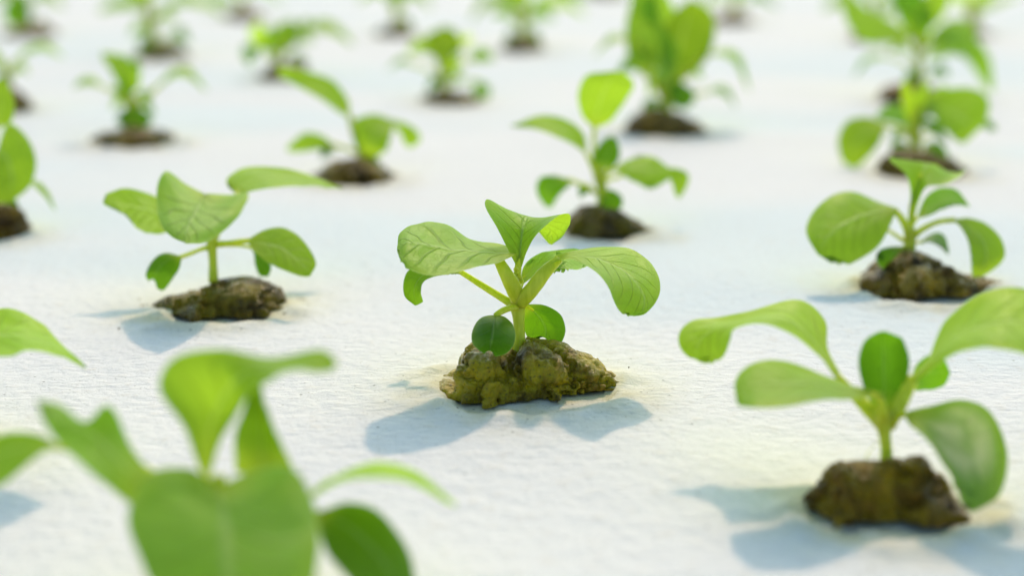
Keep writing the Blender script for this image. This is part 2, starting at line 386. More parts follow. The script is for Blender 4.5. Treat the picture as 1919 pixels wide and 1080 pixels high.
        for i, p in enumerate(list(V)):
            n = nn[i].normalized() if nn[i].length > 0 else Vector((0, 0, 1))
            if n.z < 0: n = -n
            q = p * 1.0
            a = noise.noise(q * 120 / k_ + sd_); b = noise.noise(q * 330 / k_ + sd_); c = noise.noise(q * 900 / k_ + sd_)
            wv_ = Vector((b, a, c)) * 0.35
            d1 = noise.voronoi(q * 78 / k_ + sd_ + wv_)[0]; d2 = noise.voronoi(q * 210 / k_ + sd_ * 1.3 + wv_)[0]
            cr = 1 - min(1, (d1[1] - d1[0]) / 0.22); cr2 = 1 - min(1, (d2[1] - d2[0]) / 0.25)
            u_ = (i // (ntt + 1)) / ns; env = min(1, u_ / 0.12, (1 - u_) / 0.12)
            V[i] = p + n * k_ * rough * (0.0011 * a + 0.0003 * b + 0.00015 * c + env * (0.0018 * (0.5 - d1[0]) + 0.0002 * (0.4 - d2[0]) - 0.0013 * cr * cr - 0.0001 * cr2 * cr2))
            V[i] += Vector((0.0009 * b, -0.0007 * a, 0)) * k_ * rough
            jj = i % (ntt + 1) / ntt
            if jj < 0.07 or jj > 0.93:
                V[i] += Vector(((p.x - s.o.x), (p.y - mid_y), 0)) * 0.42 * max(0, noise.noise(Vector((p.x, p.y, 0)) * 380 / k_ + sd_))
            lo = -0.0012
            if V[i].z < lo: V[i].z = lo
        o = link_mesh('root_plug', V, F, PLUG, s.e, s.o)
        o.color = (*tint, 1)
        PLUGS.append((ground((x0 + x1) / 2, (ym + interp(bot, (x0 + x1) / 2)) / 2), W0 / 2))
        return o
PLUGS = []

# ------------------------------------------------------------------ the seedlings
# A: the sharp seedling in the middle
p = Plant(975, 712, 'sharply focused seedling in the middle, on a wet olive plug, with a saddle-shaped top leaf', seed=1)
p.plug([(802,713),(830,702),(855,697),(866,657),(885,650),(925,652),(960,652),(985,634),(1020,640),(1050,652),(1080,662),(1095,668),(1122,674),(1148,694),(1172,716)],
       [(802,719),(830,737),(870,746),(910,758),(960,750),(1000,748),(1045,750),(1062,738),(1105,735),(1172,719)])
p.stem([(971,668,0),(973,630,0),(972,600,0),(970,570,0),(970,548,0)], (13,11,11,15,10))
p.rails([(972,468,.3),(930,453,.5),(880,444,.6),(830,424,.5),(785,420,.2),(752,436,-.2),(744,462,-.7)],
        [(966,476,-.1),(920,474,-.3),(870,470,-.5),(820,462,-.7),(785,457,-.9),(757,457,-1.0),(744,464,-.9)],
        [(958,482,-.5),(925,494,-.9),(880,506,-1.3),(835,516,-1.6),(790,515,-1.7),(757,495,-1.5),(744,468,-1.0)],
        pet=[(972,562,-.1),(960,535,-.3),(945,508,-.4),(932,484,-.3)], pr=(15,15,12,9), mat=QUILT, label='broad left leaf with dark net of veins')
p.rails([(968,500,0),(952,468,-.1),(930,425,-.1),(913,396,-.0),(908,380,.15),(915,374,.35),(935,384,.6),(960,398,.9),(990,412,1.2),(1028,457,1.2)],
        [(972,500,0),(976,460,0),(980,428,.1),(988,406,.45),(1012,415,.85),(1032,435,1.15),(1031,458,1.2)],
        [(978,500,0),(988,468,-.1),(1005,438,-.3),(1036,410,-.3),(1058,400,0),(1068,402,.3),(1067,418,.6),(1056,442,.9),(1034,459,1.2)],
        pet=[(970,560,.1),(969,530,.05),(972,490,.02),(979,430,.12)], pr=(9,8,6,3), wave=.5, label='top leaf folded like a saddle')
p.rails([(1040,480,.1),(1075,472,.4),(1130,464,.6),(1180,466,.4),(1213,488,.1),(1230,520,-.3),(1234,545,-.6),(1226,570,-.9),(1210,586,-1.1),(1190,593,-1.2)],
        [(1038,484,-.1),(1075,479,-.1),(1120,485,-.3),(1160,503,-.5),(1190,528,-.8),(1208,556,-1.0),(1205,582,-1.2),(1190,592,-1.2)],
        [(1036,492,-.3),(1070,487,-.6),(1098,500,-1.0),(1122,520,-1.3),(1140,545,-1.5),(1153,570,-1.5),(1168,586,-1.4),(1180,592,-1.3),(1190,593,-1.2)],
        pet=[(972,568,-.1),(995,545,-.3),(1020,512,-.35),(1048,486,-.2)], pr=(15,14,13,8), label='broad right leaf drooping at the tip')
p.rails([(974,522,.3),(985,495,.5),(1015,474,.9),(1050,468,1.3),(1085,468,1.6),(1112,480,1.7)],
        [(976,528,.2),(998,505,.4),(1025,492,.7),(1055,486,1.0),(1085,484,1.3),(1112,486,1.6)],
        [(980,532,.1),(1005,517,.1),(1030,512,.3),(1060,507,.5),(1090,502,.9),(1112,492,1.5)],
        pet=[(972,560,.2),(972,540,.2),(985,518,.3)], pr=(9,7,3), mat=CRINK, wave=1.8, label='crinkled leaf behind the right leaf')
p.rails([(868,508,.3),(820,488,.9),(772,502,1.0),(757,525,.9),(758,555,.8),(776,572,.8)],
        [(866,511,.3),(830,505,.7),(800,512,.8),(782,528,.8),(776,550,.8),(782,572,.8)],
        [(864,514,.3),(842,514,.5),(812,520,.6),(794,530,.6),(789,548,.6),(793,566,.7)],
        pet=[(962,572,.0),(930,552,.1),(895,530,.2),(862,509,.35)], pr=(8,7,6,5), mat=SEED, name='seed_leaf', tint=(1.3,1.1,1))
p.rails([(927,591,-.5),(908,594,-.6),(893,603,-.8),(884,622,-1.0),(885,642,-1.05),(895,655,-1.1),(908,664,-1.1)],
        [(929,590,-.5),(926,606,-1.1),(923,628,-1.4),(920,645,-1.4),(918,658,-1.2)],
        [(932,590,-.5),(947,594,-.6),(960,608,-.8),(965,630,-1.0),(961,650,-1.1),(948,663,-1.1),(928,669,-1.1)],
        pet=[(972,577,-.1),(955,578,-.3),(940,584,-.45),(928,592,-.6)], pr=(6,6,6,5), mat=SEED, name='seed_leaf', wave=.6)
p.rails([(984,570,.3),(1018,572,.3),(1050,590,.3),(1059,622,.3),(1045,650,.3),(1028,641,.35)],
        [(983,574,.3),(1000,583,.4),(1015,600,.45),(1023,618,.5),(1022,632,.5),(1021,634,.5)],
        [(982,580,.3),(980,597,.5),(983,620,.6),(992,636,.6),(1006,636,.6),(1015,633,.5)],
        pet=[(972,574,.1),(978,572,.2),(985,572,.3),(1000,583,.38)], pr=(6,5,5,2), mat=SEED, name='seed_leaf', wave=.6)
for k, (bx, by, bd) in enumerate([(967,503,-.12),(972,509,-.16),(965,514,-.15),(974,518,-.18),(968,522,-.2),(977,525,-.15)]):
    p.tube('flower_bud', [(bx - 1,by + 7,bd + .05),(bx,by + 2,bd),(bx,by - 4,bd - .02)], (2,5,1.2))

# B: left
p = Plant(400, 568, 'left middle seedling, one quilted leaf facing the viewer and one long leaf pointing right', seed=2)
p.plug([(285,566),(300,556),(330,550),(345,541),(380,522),(400,518),(430,515),(470,516),(500,520),(520,533),(532,550),(540,564)],
       [(285,572),(310,585),(345,590),(368,601),(385,592),(440,592),(500,583),(540,570)], tint=(0.66,0.62,0.41))
p.stem([(400,530,0),(399,490,0),(397,455,0),(398,440,0)], (10,8,10,9))
p.rails([(382,362,.5),(345,340,.7),(312,320,.7),(297,350,.3),(294,385,-.3),(302,418,-1.1),(322,444,-1.8),(352,457,-2.2)],
        [(384,364,.4),(377,378,0),(367,396,-.6),(356,415,-1.2),(349,436,-1.8),(347,457,-2.2)],
        [(387,362,.5),(428,363,.8),(464,362,.8),(455,390,.2),(434,420,-.5),(404,444,-1.3),(375,455,-1.9),(354,457,-2.2)],
        pet=[(398,450,0),(395,420,.1),(390,390,.3),(385,366,.45)], pr=(10,9,7,5), mat=QUILT, label='quilted upright leaf facing the viewer')
p.rails([(330,395,1.0),(290,365,1.2),(240,354,1.0),(205,360,.8),(193,376,.6)],
        [(330,412,.8),(290,398,.8),(250,388,.7),(215,382,.6),(193,378,.6)],
        [(330,430,.6),(300,438,.4),(262,432,.2),(236,404,.4),(196,384,.6)],
        pet=[(396,452,.1),(375,435,.3),(350,420,.6),(325,410,.85)], pr=(7,6,6,5))
p.rails([(440,362,1.3),(424,340,1.7),(460,310,2.3),(530,314,2.5),(595,334,2.6),(642,352,2.4)],
        [(446,363,1.2),(450,348,1.4),(488,332,1.8),(545,333,2.1),(600,343,2.3),(642,353,2.4)],
        [(452,364,1.1),(472,359,1.0),(505,352,1.1),(555,349,1.5),(600,350,2.0),(642,354,2.4)],
        pet=[(400,450,.1),(415,420,.5),(435,390,.9),(447,360,1.25)], pr=(8,7,6,5), label='long leaf pointing right')
p.rails([(462,450,-.2),(490,432,-.1),(528,426,-.1),(565,447,-.3),(592,490,-.6),(582,517,-.8)],
        [(464,452,-.2),(492,455,-.4),(524,463,-.5),(552,482,-.65),(574,502,-.75),(580,518,-.8)],
        [(465,455,-.2),(480,472,-.6),(500,491,-.8),(530,504,-.9),(560,517,-.9),(576,519,-.8)],
        pet=[(400,458,0),(425,456,-.1),(448,453,-.2),(468,451,-.2)], pr=(7,5,5,5))
p.rails([(340,480,-.2),(310,474,-.2),(284,490,-.3),(273,515,-.4),(279,528,-.4)],
        [(340,481,-.2),(318,486,-.3),(302,498,-.4),(292,512,-.45),(288,525,-.4)],
        [(341,482,-.2),(337,500,-.3),(325,521,-.4),(307,544,-.4),(294,541,-.4)],
        pet=[(396,462,0),(375,468,-.1),(358,475,-.2),(338,482,-.2)], pr=(6,4,4,4), mat=SEED, name='seed_leaf')
p.rails([(470,462,.4),(484,466,.4),(500,480,.4),(508,500,.4),(504,518,.4)],
        [(470,463,.4),(480,472,.35),(488,488,.3),(494,504,.3),(496,519,.35)],
        [(470,465,.4),(476,478,.4),(478,495,.4),(482,510,.4),(488,518,.4)],
        pet=[(402,460,.1),(430,460,.2),(455,461,.3),(474,465,.4)], pr=(5,3,3,3), mat=SEED, name='seed_leaf')

# C: right middle
p = Plant(1725, 525, 'right edge seedling with one large round leaf hanging left and a dark hollow plug', seed=3)
p.plug([(1603,524),(1625,512),(1650,503),(1690,482),(1725,467),(1755,470),(1785,485),(1812,505),(1850,512),(1873,524)],
       [(1603,529),(1640,545),(1700,556),(1750,556),(1800,551),(1840,541),(1873,530)], tint=(0.66,0.57,0.48))
p.stem([(1706,500,-.1),(1707,465,0),(1705,440,0),(1706,428,0)], (9,9,11,9))
p.rails([(1684,391,-.1),(1645,378,.2),(1590,362,.3),(1535,382,0),(1510,430,-.5),(1533,478,-1.)],
        [(1682,394,-.2),(1650,396,-.3),(1608,408,-.5),(1568,430,-.75),(1543,457,-.95),(1537,480,-1.05)],
        [(1679,398,-.2),(1664,425,-.6),(1643,460,-.9),(1612,486,-1.1),(1575,494,-1.2),(1540,482,-1.1)],
        pet=[(1704,452,0),(1700,430,-.1),(1690,410,-.15),(1678,396,-.2)], pr=(9,8,7,6), label='large round leaf hanging left')
p.rails([(1702,415,0),(1706,370,0),(1697,328,-.1),(1668,298,.0),(1703,300,.5),(1755,307,1.)],
        [(1706,415,0),(1712,372,0),(1725,332,.1),(1737,309,.4),(1765,318,.8),(1790,325,.9)],
        [(1712,415,0),(1722,378,0),(1737,350,-.2),(1768,344,-.2),(1800,330,.2),(1812,311,.6)],
        pet=[(1706,440,.1),(1707,420,.05),(1710,380,.03),(1727,325,.12)], pr=(7,6,5,2.5), wave=.6, tint=(1.1,1.08,1))
p.rails([(1718,405,.2),(1735,368,.5),(1765,350,.8),(1795,356,.9),(1817,386,.8)],
        [(1720,407,.2),(1740,390,.3),(1765,378,.5),(1792,375,.7),(1817,387,.8)],
        [(1721,409,.1),(1742,404,.1),(1765,393,.2),(1792,384,.5),(1817,388,.8)],
        pet=[(1706,436,.1),(1710,420,.2),(1720,406,.2)], pr=(6,5,3), mat=CRINK, tint=(.8,.9,1.))
p.rails([(1785,412,-.1),(1815,408,0),(1852,420,0),(1878,450,-.1),(1880,485,-.3),(1850,514,-.5),(1828,520,-.6)],
        [(1786,413,-.1),(1808,420,-.2),(1832,438,-.3),(1846,460,-.4),(1848,485,-.5),(1838,506,-.6),(1826,520,-.6)],
        [(1787,415,-.1),(1800,424,-.4),(1812,448,-.6),(1820,472,-.7),(1822,492,-.7),(1822,510,-.65),(1823,520,-.6)],
        pet=[(1706,447,0),(1728,430,-.1),(1758,416,-.1),(1790,412,-.1)], pr=(8,6,5,5))
p.rib([(1696,462,-.3),(1678,472,-.5),(1668,490,-.6),(1668,512,-.6)], (-28,-6,-.1), prof='round', pet=[(1704,452,-.1),(1698,458,-.2),(1690,466,-.3)], pr=(4,3,3), mat=SEED, name='seed_leaf')
p.rib([(1722,455,.2),(1745,445,.3),(1768,455,.3),(1778,478,.3)], (6,-10,.4), pet=[(1707,456,0),(1715,455,.1),(1725,453,.2)], pr=(4,3,3), mat=SEED, name='seed_leaf')
p.tube('petiole', [(1702,456,.1),(1685,445,.2),(1662,430,.4)], (5,4,3))

# D: bottom right
p = Plant(1660, 925, 'near right seedling on a brown plug, its lower leaf marked with a pale patch', seed=4)
p.plug([(1505,928),(1530,900),(1562,866),(1600,862),(1650,852),(1740,848),(1780,880),(1806,930),(1820,962)],
       [(1505,936),(1560,960),(1590,985),(1625,972),(1700,968),(1735,979),(1780,968),(1835,962)], tint=(0.82,0.66,0.55))
p.stem([(1661,880,-.1),(1661,845,0),(1658,815,0),(1655,780,0),(1655,765,0)], (14,11,12,20,14))
p.rails([(1578,708,.5),(1552,655,1.0),(1546,600,1.5),(1495,564,1.9),(1400,587,1.8),(1340,597,1.8),(1296,603,1.7),(1273,624,1.5),(1274,650,1.3),(1292,671,1.2)],
        [(1572,708,.4),(1545,668,.7),(1510,625,1.0),(1460,596,1.2),(1388,604,1.3),(1340,618,1.3),(1315,635,1.3),(1305,655,1.2),(1303,674,1.2)],
        [(1568,712,.4),(1535,668,.5),(1490,630,.6),(1430,608,.7),(1378,612,.7),(1366,640,.8),(1353,667,.9),(1330,680,1.0),(1308,678,1.1)],
        pet=[(1655,795,0),(1630,770,.1),(1600,740,.3),(1570,706,.45)], pr=(16,14,10,7), label='arching leaf with curled tip', tint=(1.1,1.05,1))
p.rails([(1655,735,-.2),(1600,720,.1),(1540,700,.2),(1470,683,.3),(1405,688,.1),(1378,712,-.1),(1380,748,-.5)],
        [(1655,740,-.3),(1600,733,-.3),(1540,724,-.4),(1475,719,-.5),(1420,721,-.5),(1390,730,-.5),(1379,745,-.55)],
        [(1655,745,-.4),(1605,746,-.7),(1545,752,-1.0),(1480,762,-1.2),(1425,766,-1.2),(1390,762,-.9),(1380,752,-.6)],
        pet=[(1658,800,0),(1655,775,-.2),(1650,752,-.3),(1635,738,-.4)], pr=(10,9,7,4))
p.rails([(1645,775,.1),(1622,735,0),(1608,685,0),(1620,640,.1),(1650,621,.2)],
        [(1657,778,0),(1657,735,.2),(1656,690,.3),(1655,650,.3),(1655,621,.2)],
        [(1672,775,0),(1692,735,0),(1706,685,-.05),(1693,640,.1),(1660,621,.2)], mat=SEED, label='small dark upright leaf', tint=(.9,.95,1))
p.rails([(1700,715,.1),(1738,670,.3),(1768,600,.5),(1830,556,.5),(1900,542,.4),(1970,560,.2),(2030,610,-.2)],
        [(1705,718,0),(1745,675,-.1),(1790,632,-.1),(1850,608,-.3),(1910,602,-.4),(1970,610,-.5),(2030,640,-.4)],
        [(1710,722,0),(1750,685,-.4),(1795,656,-.7),(1850,648,-1),(1910,656,-1.2),(1970,672,-1.2),(2030,660,-.6)],
        pet=[(1662,800,0),(1680,770,-.05),(1695,742,0),(1712,706,0)], pr=(16,15,14,10), label='broad leaf reaching out of the picture', tint=(1.1,1.05,1))
p.rib([(1706,716,.5),(1730,702,.7),(1755,698,.8),(1781,700,.8)], (0,33,.2), prof='round', pet=[(1668,785,.1),(1685,750,.3),(1708,714,.5)], pr=(8,7,5), mat=SEED, name='seed_leaf', tint=(1.2,1.2,1))
p.rails([(1692,774,-.2),(1740,764,-.2),(1800,752,-.1),(1855,776,-.2),(1888,850,-.7),(1875,925,-1.2),(1830,958,-1.4)],
        [(1692,776,-.2),(1735,792,-.5),(1785,822,-.7),(1822,862,-.9),(1840,905,-1.1),(1838,938,-1.3),(1825,959,-1.4)],
        [(1692,778,-.2),(1722,812,-.9),(1758,855,-1.2),(1782,895,-1.4),(1798,930,-1.5),(1808,950,-1.5),(1820,960,-1.4)],
        pet=[(1662,800,0),(1675,790,-.1),(1685,780,-.15),(1700,777,-.25)], pr=(9,7,6,5), mat=PALE, label='drooping leaf with a pale patch')
p.tube('root_hair', [(1622,862,-.3),(1630,845,-.4),(1655,822,-.4)], (1.0,.8,.5))

# F: behind the centre
p = Plant(1135, 418, 'seedling right behind the sharp central one, holding up a spoon-shaped leaf', seed=5)
p.plug([(1055,425),(1068,402),(1090,384),(1120,380),(1165,390),(1190,412),(1222,425)], [(1055,428),(1070,438),(1110,441),(1150,440),(1190,438),(1222,429)], tint=(0.59,0.57,0.61))
p.stem([(1129,395,0),(1128,360,0),(1126,330,0),(1125,315,0)], (11,10,10,8))
p.rails([(1112,240,.3),(1090,215,.3),(1082,175,.2),(1100,140,.1),(1145,133,0)], [(1115,241,.3),(1118,212,.2),(1127,182,.1),(1140,155,0),(1155,133,0)],
        [(1118,240,.3),(1145,225,.3),(1172,190,.3),(1188,158,.2),(1170,136,0)], pet=[(1120,340,.1),(1115,300,.2),(1113,265,.3),(1114,236,.3)], pr=(6,5,4,4), label='upright spoon-shaped leaf')
p.rails([(1099,287,0),(1095,255,.3),(1068,226,.5),(1015,215,.4),(957,235,.2)], [(1098,287,0),(1082,262,.1),(1050,242,.1),(1005,230,.1),(957,235,.2)],
        [(1097,288,0),(1075,272,-.2),(1045,258,-.3),(1005,242,-.1),(957,236,.2)], pet=[(1122,345,0),(1112,315,0),(1098,285,0)], pr=(7,5,4))
p.rib([(1126,318,-.1),(1135,298,-.1),(1142,275,0),(1148,254,.1)], (-23,-5,.0), pet=[(1127,345,0),(1126,330,0),(1127,312,0)], pr=(8,7,5), mat=SEED, tint=(.9,.9,1))
p.rails([(1148,314,0),(1180,296,.2),(1218,291,.2),(1255,314,0)], [(1148,316,0),(1182,314,-.2),(1220,318,-.3),(1255,328,-.2)],
        [(1148,318,0),(1175,332,-.5),(1218,353,-.6),(1253,337,-.2)], pet=[(1128,345,0),(1136,326,0),(1150,315,0)], pr=(7,5,4))
p.rib([(1238,314,.3),(1262,322,.3),(1276,340,.2),(1274,372,.1)], (15,-10,.1), prof='obovate', pet=[(1130,340,.2),(1180,325,.4),(1240,315,.3)], pr=(4,3,3))
p.rib([(1066,336,-.1),(1040,342,-.2),(1024,360,-.3),(1022,388,-.3)], (-20,-14,.1), prof='round', pet=[(1118,362,0),(1095,348,0),(1064,336,-.1)], pr=(5,4,4), mat=SEED, name='seed_leaf', tint=(1.4,1.3,1.5))
p.rib([(1128,362,-.4),(1140,372,-.5),(1152,380,-.5),(1166,388,-.5)], (10,-17,-.1), prof='round', mat=SEED, name='seed_leaf')
p.rib([(1112,352,.1),(1098,352,.1),(1088,360,.1),(1086,370,.1)], (-5,-9,.2), mat=SEED, name='leaf')

# E: upper left of centre
p = Plant(665, 325, 'blurred seedling with a long leaf swept up to the left and a leaf curling right', seed=6)
p.plug([(585,322),(602,302),(625,292),(670,293),(700,302),(725,320),(750,328)], [(585,328),(605,338),(650,345),(700,343),(750,333)], tint=(0.64,0.56,0.44))
p.stem([(680,312,0),(677,285,0),(665,250,0),(655,215,0)], (9,8,7,5))
p.rails([(656,218,0),(652,185,.3),(625,152,.4),(580,134,.4),(522,124,.3)], [(655,218,0),(635,190,.1),(605,168,.1),(565,150,.2),(522,135,.3)],
        [(652,218,0),(628,205,-.2),(600,185,-.2),(560,162,0),(523,143,.3)])
p.rails([(625,270,0),(602,252,.1),(570,250,.1),(537,275,0)], [(625,272,0),(600,265,0),(570,266,-.1),(538,279,0)], [(622,275,0),(598,280,-.2),(565,284,-.2),(540,284,0)],
        pet=[(676,290,0),(650,278,0),(622,271,0)], pr=(4,4,4))
p.rails([(690,300,-.1),(664,268,-.1),(660,228,0),(700,214,.2),(740,226,.3)], [(694,300,-.1),(698,275,-.4),(702,252,-.4),(718,235,-.1),(742,228,.3)],
        [(700,300,-.1),(724,280,-.5),(732,260,-.5),(738,240,-.1),(744,230,.3)], pet=[(680,308,0),(684,302,0),(694,296,-.1)], pr=(6,5,5))
p.rails([(730,222,.4),(752,228,.4),(778,240,.3),(788,262,.2),(772,276,.1)], [(730,226,.4),(748,234,.3),(764,248,.2),(770,262,.1),(768,276,.1)],
        [(730,230,.4),(742,240,.3),(752,254,.2),(757,268,.1),(765,276,.1)], pet=[(680,290,.3),(705,245,.5),(732,225,.4)], pr=(4,3,3), tint=(1.1,1.1,1))
p.rib([(690,290,-.4),(697,302,-.4),(699,316,-.4),(698,332,-.4)], (16,0,0), prof='round', mat=SEED, name='seed_leaf')
p.rib([(630,285,-.4),(618,278,-.4),(608,285,-.4),(600,296,-.4)], (-4,-9,0.2), mat=SEED, name='seed_leaf')

# far ones
# H: big clump
p = Plant(1245, 238, 'tallest blurred seedling behind, with two big upright leaves over a dark plug', far=True, seed=7)
p.plug([(1165,240),(1190,212),(1215,200),(1280,205),(1310,225),(1332,243)], [(1165,244),(1200,251),(1250,254),(1300,253),(1332,246)], tint=(0.58,0.45,0.47))
p.stem([(1250,215,0),(1248,180,0),(1246,150,0)], (12,11,9))
p.rails([(1258,150,0),(1240,110,-.1),(1240,60,0),(1262,20,.2),(1290,-2,.3)], [(1268,152,0),(1270,110,.2),(1278,70,.3),(1288,30,.4),(1296,-2,.4)],
        [(1282,150,0),(1320,118,-.1),(1338,75,0),(1336,25,.2),(1302,-2,.3)], pet=[(1250,190,0),(1256,165,0),(1268,145,0)], pr=(8,8,7), mat=LEAF, tint=(.72,.72,.6), label='big upright right leaf')
p.rails([(1200,140,0),(1178,105,0),(1172,50,.3),(1185,-10,.6)], [(1212,142,0),(1205,100,.2),(1204,50,.4),(1205,-10,.7)], [(1222,140,0),(1240,100,0),(1240,50,.2),(1232,-10,.6)],
        pet=[(1248,190,0),(1232,165,0),(1212,138,0)], pr=(7,6,5), tint=(.75,.8,1))
p.rib([(1238,60,.5),(1230,20,.6),(1215,-20,.7),(1200,-50,.8)], (40,10,.3), tint=(1.1,1.1,1.3))
p.rib([(1325,100,0),(1360,98,0),(1388,120,0),(1406,175,0)], (5,-8,.6), pet=[(1256,180,0),(1290,130,0),(1328,99,0)], pr=(6,5,4))
p.rib([(1320,175,0),(1345,166,0),(1365,176,0),(1380,202,0)], (4,-6,.5), pet=[(1256,195,0),(1290,180,0),(1325,172,0)], pr=(4,4,3), mat=SEED, name='seed_leaf', tint=(1.5,1.4,2))
p.rib([(1180,72,.2),(1150,70,.2),(1128,85,.2),(1112,110,.2)], (0,-7,.5), pet=[(1245,180,.2),(1225,110,.2),(1180,72,.2)], pr=(5,4,3))
p.rib([(1262,150,-.5),(1275,165,-.6),(1280,185,-.6),(1278,205,-.6)], (24,0,0), prof='round', mat=SEED, name='seed_leaf')
p.rib([(1240,190,-.3),(1225,192,-.3),(1212,200,-.3),(1205,215,-.3)], (-8,-8,.1), mat=SEED, name='seed_leaf')

p.rib([(1235,110,.3),(1215,90,.3),(1195,95,.3),(1180,120,.3)], (-3,-16,.3), tint=(.9,.95,1.1))
p.rib([(1250,160,.3),(1235,140,.3),(1222,150,.3),(1215,180,.3)], (-10,-10,.2), tint=(1.1,1.1,1))
p.rib([(1250,130,-.2),(1258,100,-.2),(1250,70,-.1),(1240,45,0)], (14,2,.2), tint=(1.1,1.1,.9))
p.rib([(1255,150,.4),(1275,130,.4),(1300,130,.4),(1320,150,.4)], (2,-12,.3), mat=CRINK)

p.rib([(1225,150,.5),(1200,120,.6),(1178,118,.6),(1155,140,.6)], (-3,-16,.3), mat=SEED, name='seed_leaf', tint=(1.4,1.3,1.2))
p.rib([(1235,165,-.2),(1245,140,-.3),(1248,115,-.3),(1243,90,-.2)], (-15,-2,.2), mat=CRINK, tint=(.8,.85,.9))

# I: upper right
p = Plant(1722, 308, 'blurred seedling at upper right with wide leaves spread to both sides', seed=8)
p.plug([(1640,316),(1665,288),(1700,276),(1750,278),(1785,292),(1815,316)], [(1640,322),(1680,330),(1730,333),(1780,330),(1815,323)], tint=(0.58,0.51,0.47))
p.stem([(1715,292,0),(1716,260,0),(1718,225,0),(1722,205,0)], (12,11,10,7))
p.rails([(1732,195,0),(1765,170,.3),(1815,165,.5),(1852,185,.3),(1848,228,0),(1810,268,-.4)], [(1732,197,0),(1758,200,-.1),(1788,210,-.2),(1812,225,-.3),(1818,245,-.4),(1806,268,-.5)],
        [(1732,200,0),(1748,218,-.4),(1765,238,-.6),(1782,255,-.7),(1794,265,-.6),(1802,269,-.5)], pet=[(1717,260,0),(1722,230,0),(1735,196,0)], pr=(9,8,6))
p.rails([(1662,232,0),(1630,218,.2),(1590,224,.2),(1570,260,0),(1578,300,-.2),(1600,315,-.3)], [(1662,234,0),(1638,240,-.1),(1615,255,-.2),(1600,275,-.3),(1596,295,-.35),(1600,315,-.35)],
        [(1662,237,0),(1656,252,-.3),(1644,272,-.5),(1630,290,-.5),(1615,305,-.45),(1603,315,-.35)], pet=[(1714,268,0),(1695,245,0),(1660,233,0)], pr=(6,5,4), mat=LEAF, tint=(.9,.9,.9))
p.rib([(1712,240,0),(1706,205,0),(1700,175,0),(1695,148,0)], (-13,0,.1), pet=[(1716,265,0),(1714,250,0),(1712,238,0)], pr=(8,7,6), tint=(1.3,1.2,.9))
p.rib([(1712,232,.2),(1688,215,.3),(1665,212,.3),(1640,218,.3)], (0,-18,.2), mat=CRINK, tint=(.8,.9,1.2))
p.rib([(1728,205,.4),(1745,182,.5),(1765,170,.6),(1780,168,.6)], (0,-12,.2), tint=(1.2,1.2,1))
p.rib([(1835,228,.2),(1850,232,.2),(1860,238,.1),(1868,242,.1)], (2,-9,.2), pet=[(1718,262,.2),(1780,235,.3),(1838,229,.2)], pr=(3,3,3), mat=SEED, tint=(1.2,1.2,1))
p.rib([(1730,275,-.2),(1748,276,-.2),(1765,284,-.2),(1780,302,-.2)], (5,-12,.2), mat=SEED, name='seed_leaf')
p.rib([(1705,275,-.3),(1690,272,-.3),(1675,280,-.3),(1668,295,-.3)], (-5,-9,.2), mat=SEED, name='seed_leaf')

p.rib([(1720,235,-.1),(1732,215,-.2),(1745,205,-.2),(1760,210,-.2)], (4,-12,.2), mat=CRINK, tint=(1,1.05,1.2))
p.rib([(1718,250,.2),(1700,245,.3),(1682,250,.3),(1668,268,.3)], (-4,-9,.2), mat=SEED, name='seed_leaf')
p.rib([(1722,215,.3),(1722,190,.4),(1728,170,.4),(1738,150,.5)], (12,3,.2))

p.rib([(1724,225,-.3),(1745,235,-.4),(1762,248,-.4),(1775,268,-.4)], (5,-10,.2), mat=SEED, name='seed_leaf', tint=(1.4,1.3,1.2))

# G: upper left
p = Plant(250, 258, 'blurred seedling at upper left with slender stalks arching out either side', far=True, seed=9)
p.plug([(172,258),(184,245),(225,238),(290,238),(318,246),(328,260)], [(172,264),(210,273),(260,276),(310,273),(328,266)], tint=(0.75,0.61,0.45))
p.stem([(252,245,0),(248,210,0),(245,180,0)], (20,14,10))
p.rib([(246,180,0),(240,150,0),(222,120,.1),(190,98,.2)], (16,-16,.3), pet=[(250,215,0),(248,200,0),(246,178,0)], pr=(8,8,6))
p.rib([(235,175,0),(250,150,-.1),(240,125,0),(232,100,.2)], (-14,-6,.1), tint=(1.1,1.1,1))
p.rib([(190,160,0),(175,152,0),(155,152,0),(136,165,0)], (0,-9,.4), pet=[(246,200,0),(220,175,0),(188,160,0)], pr=(6,4,3))
p.rib([(298,158,0),(325,136,0),(355,136,0),(390,172,0)], (3,-10,.5), pet=[(252,205,0),(272,185,0),(300,157,0)], pr=(7,5,4))
p.rib([(245,180,-.3),(225,172,-.4),(215,168,-.4),(205,172,-.4)], (3,-8,.2), tint=(1.2,1.2,1))
p.rib([(250,178,-.3),(265,172,-.4),(272,180,-.4),(272,200,-.4)], (9,-6,.2), tint=(1.1,1.1,1))
p.rib([(252,200,-.6),(262,212,-.7),(268,225,-.7),(268,240,-.7)], (18,0,0), prof='round', mat=SEED, name='seed_leaf')
p.rib([(246,200,-.6),(236,212,-.6),(230,225,-.6),(232,238,-.6)], (-13,0,0), prof='round', mat=SEED, name='seed_leaf')

p.rib([(248,195,.2),(232,185,.2),(218,190,.2),(208,205,.2)], (-3,-9,.2))
p.rib([(250,195,.2),(268,190,.2),(282,200,.2),(290,220,.2)], (4,-8,.2), mat=SEED, name='seed_leaf', tint=(1.3,1.2,1))
p.rib([(246,165,.2),(252,145,.3),(256,125,.4),(252,105,.5)], (10,0,.2), tint=(.9,.95,1))

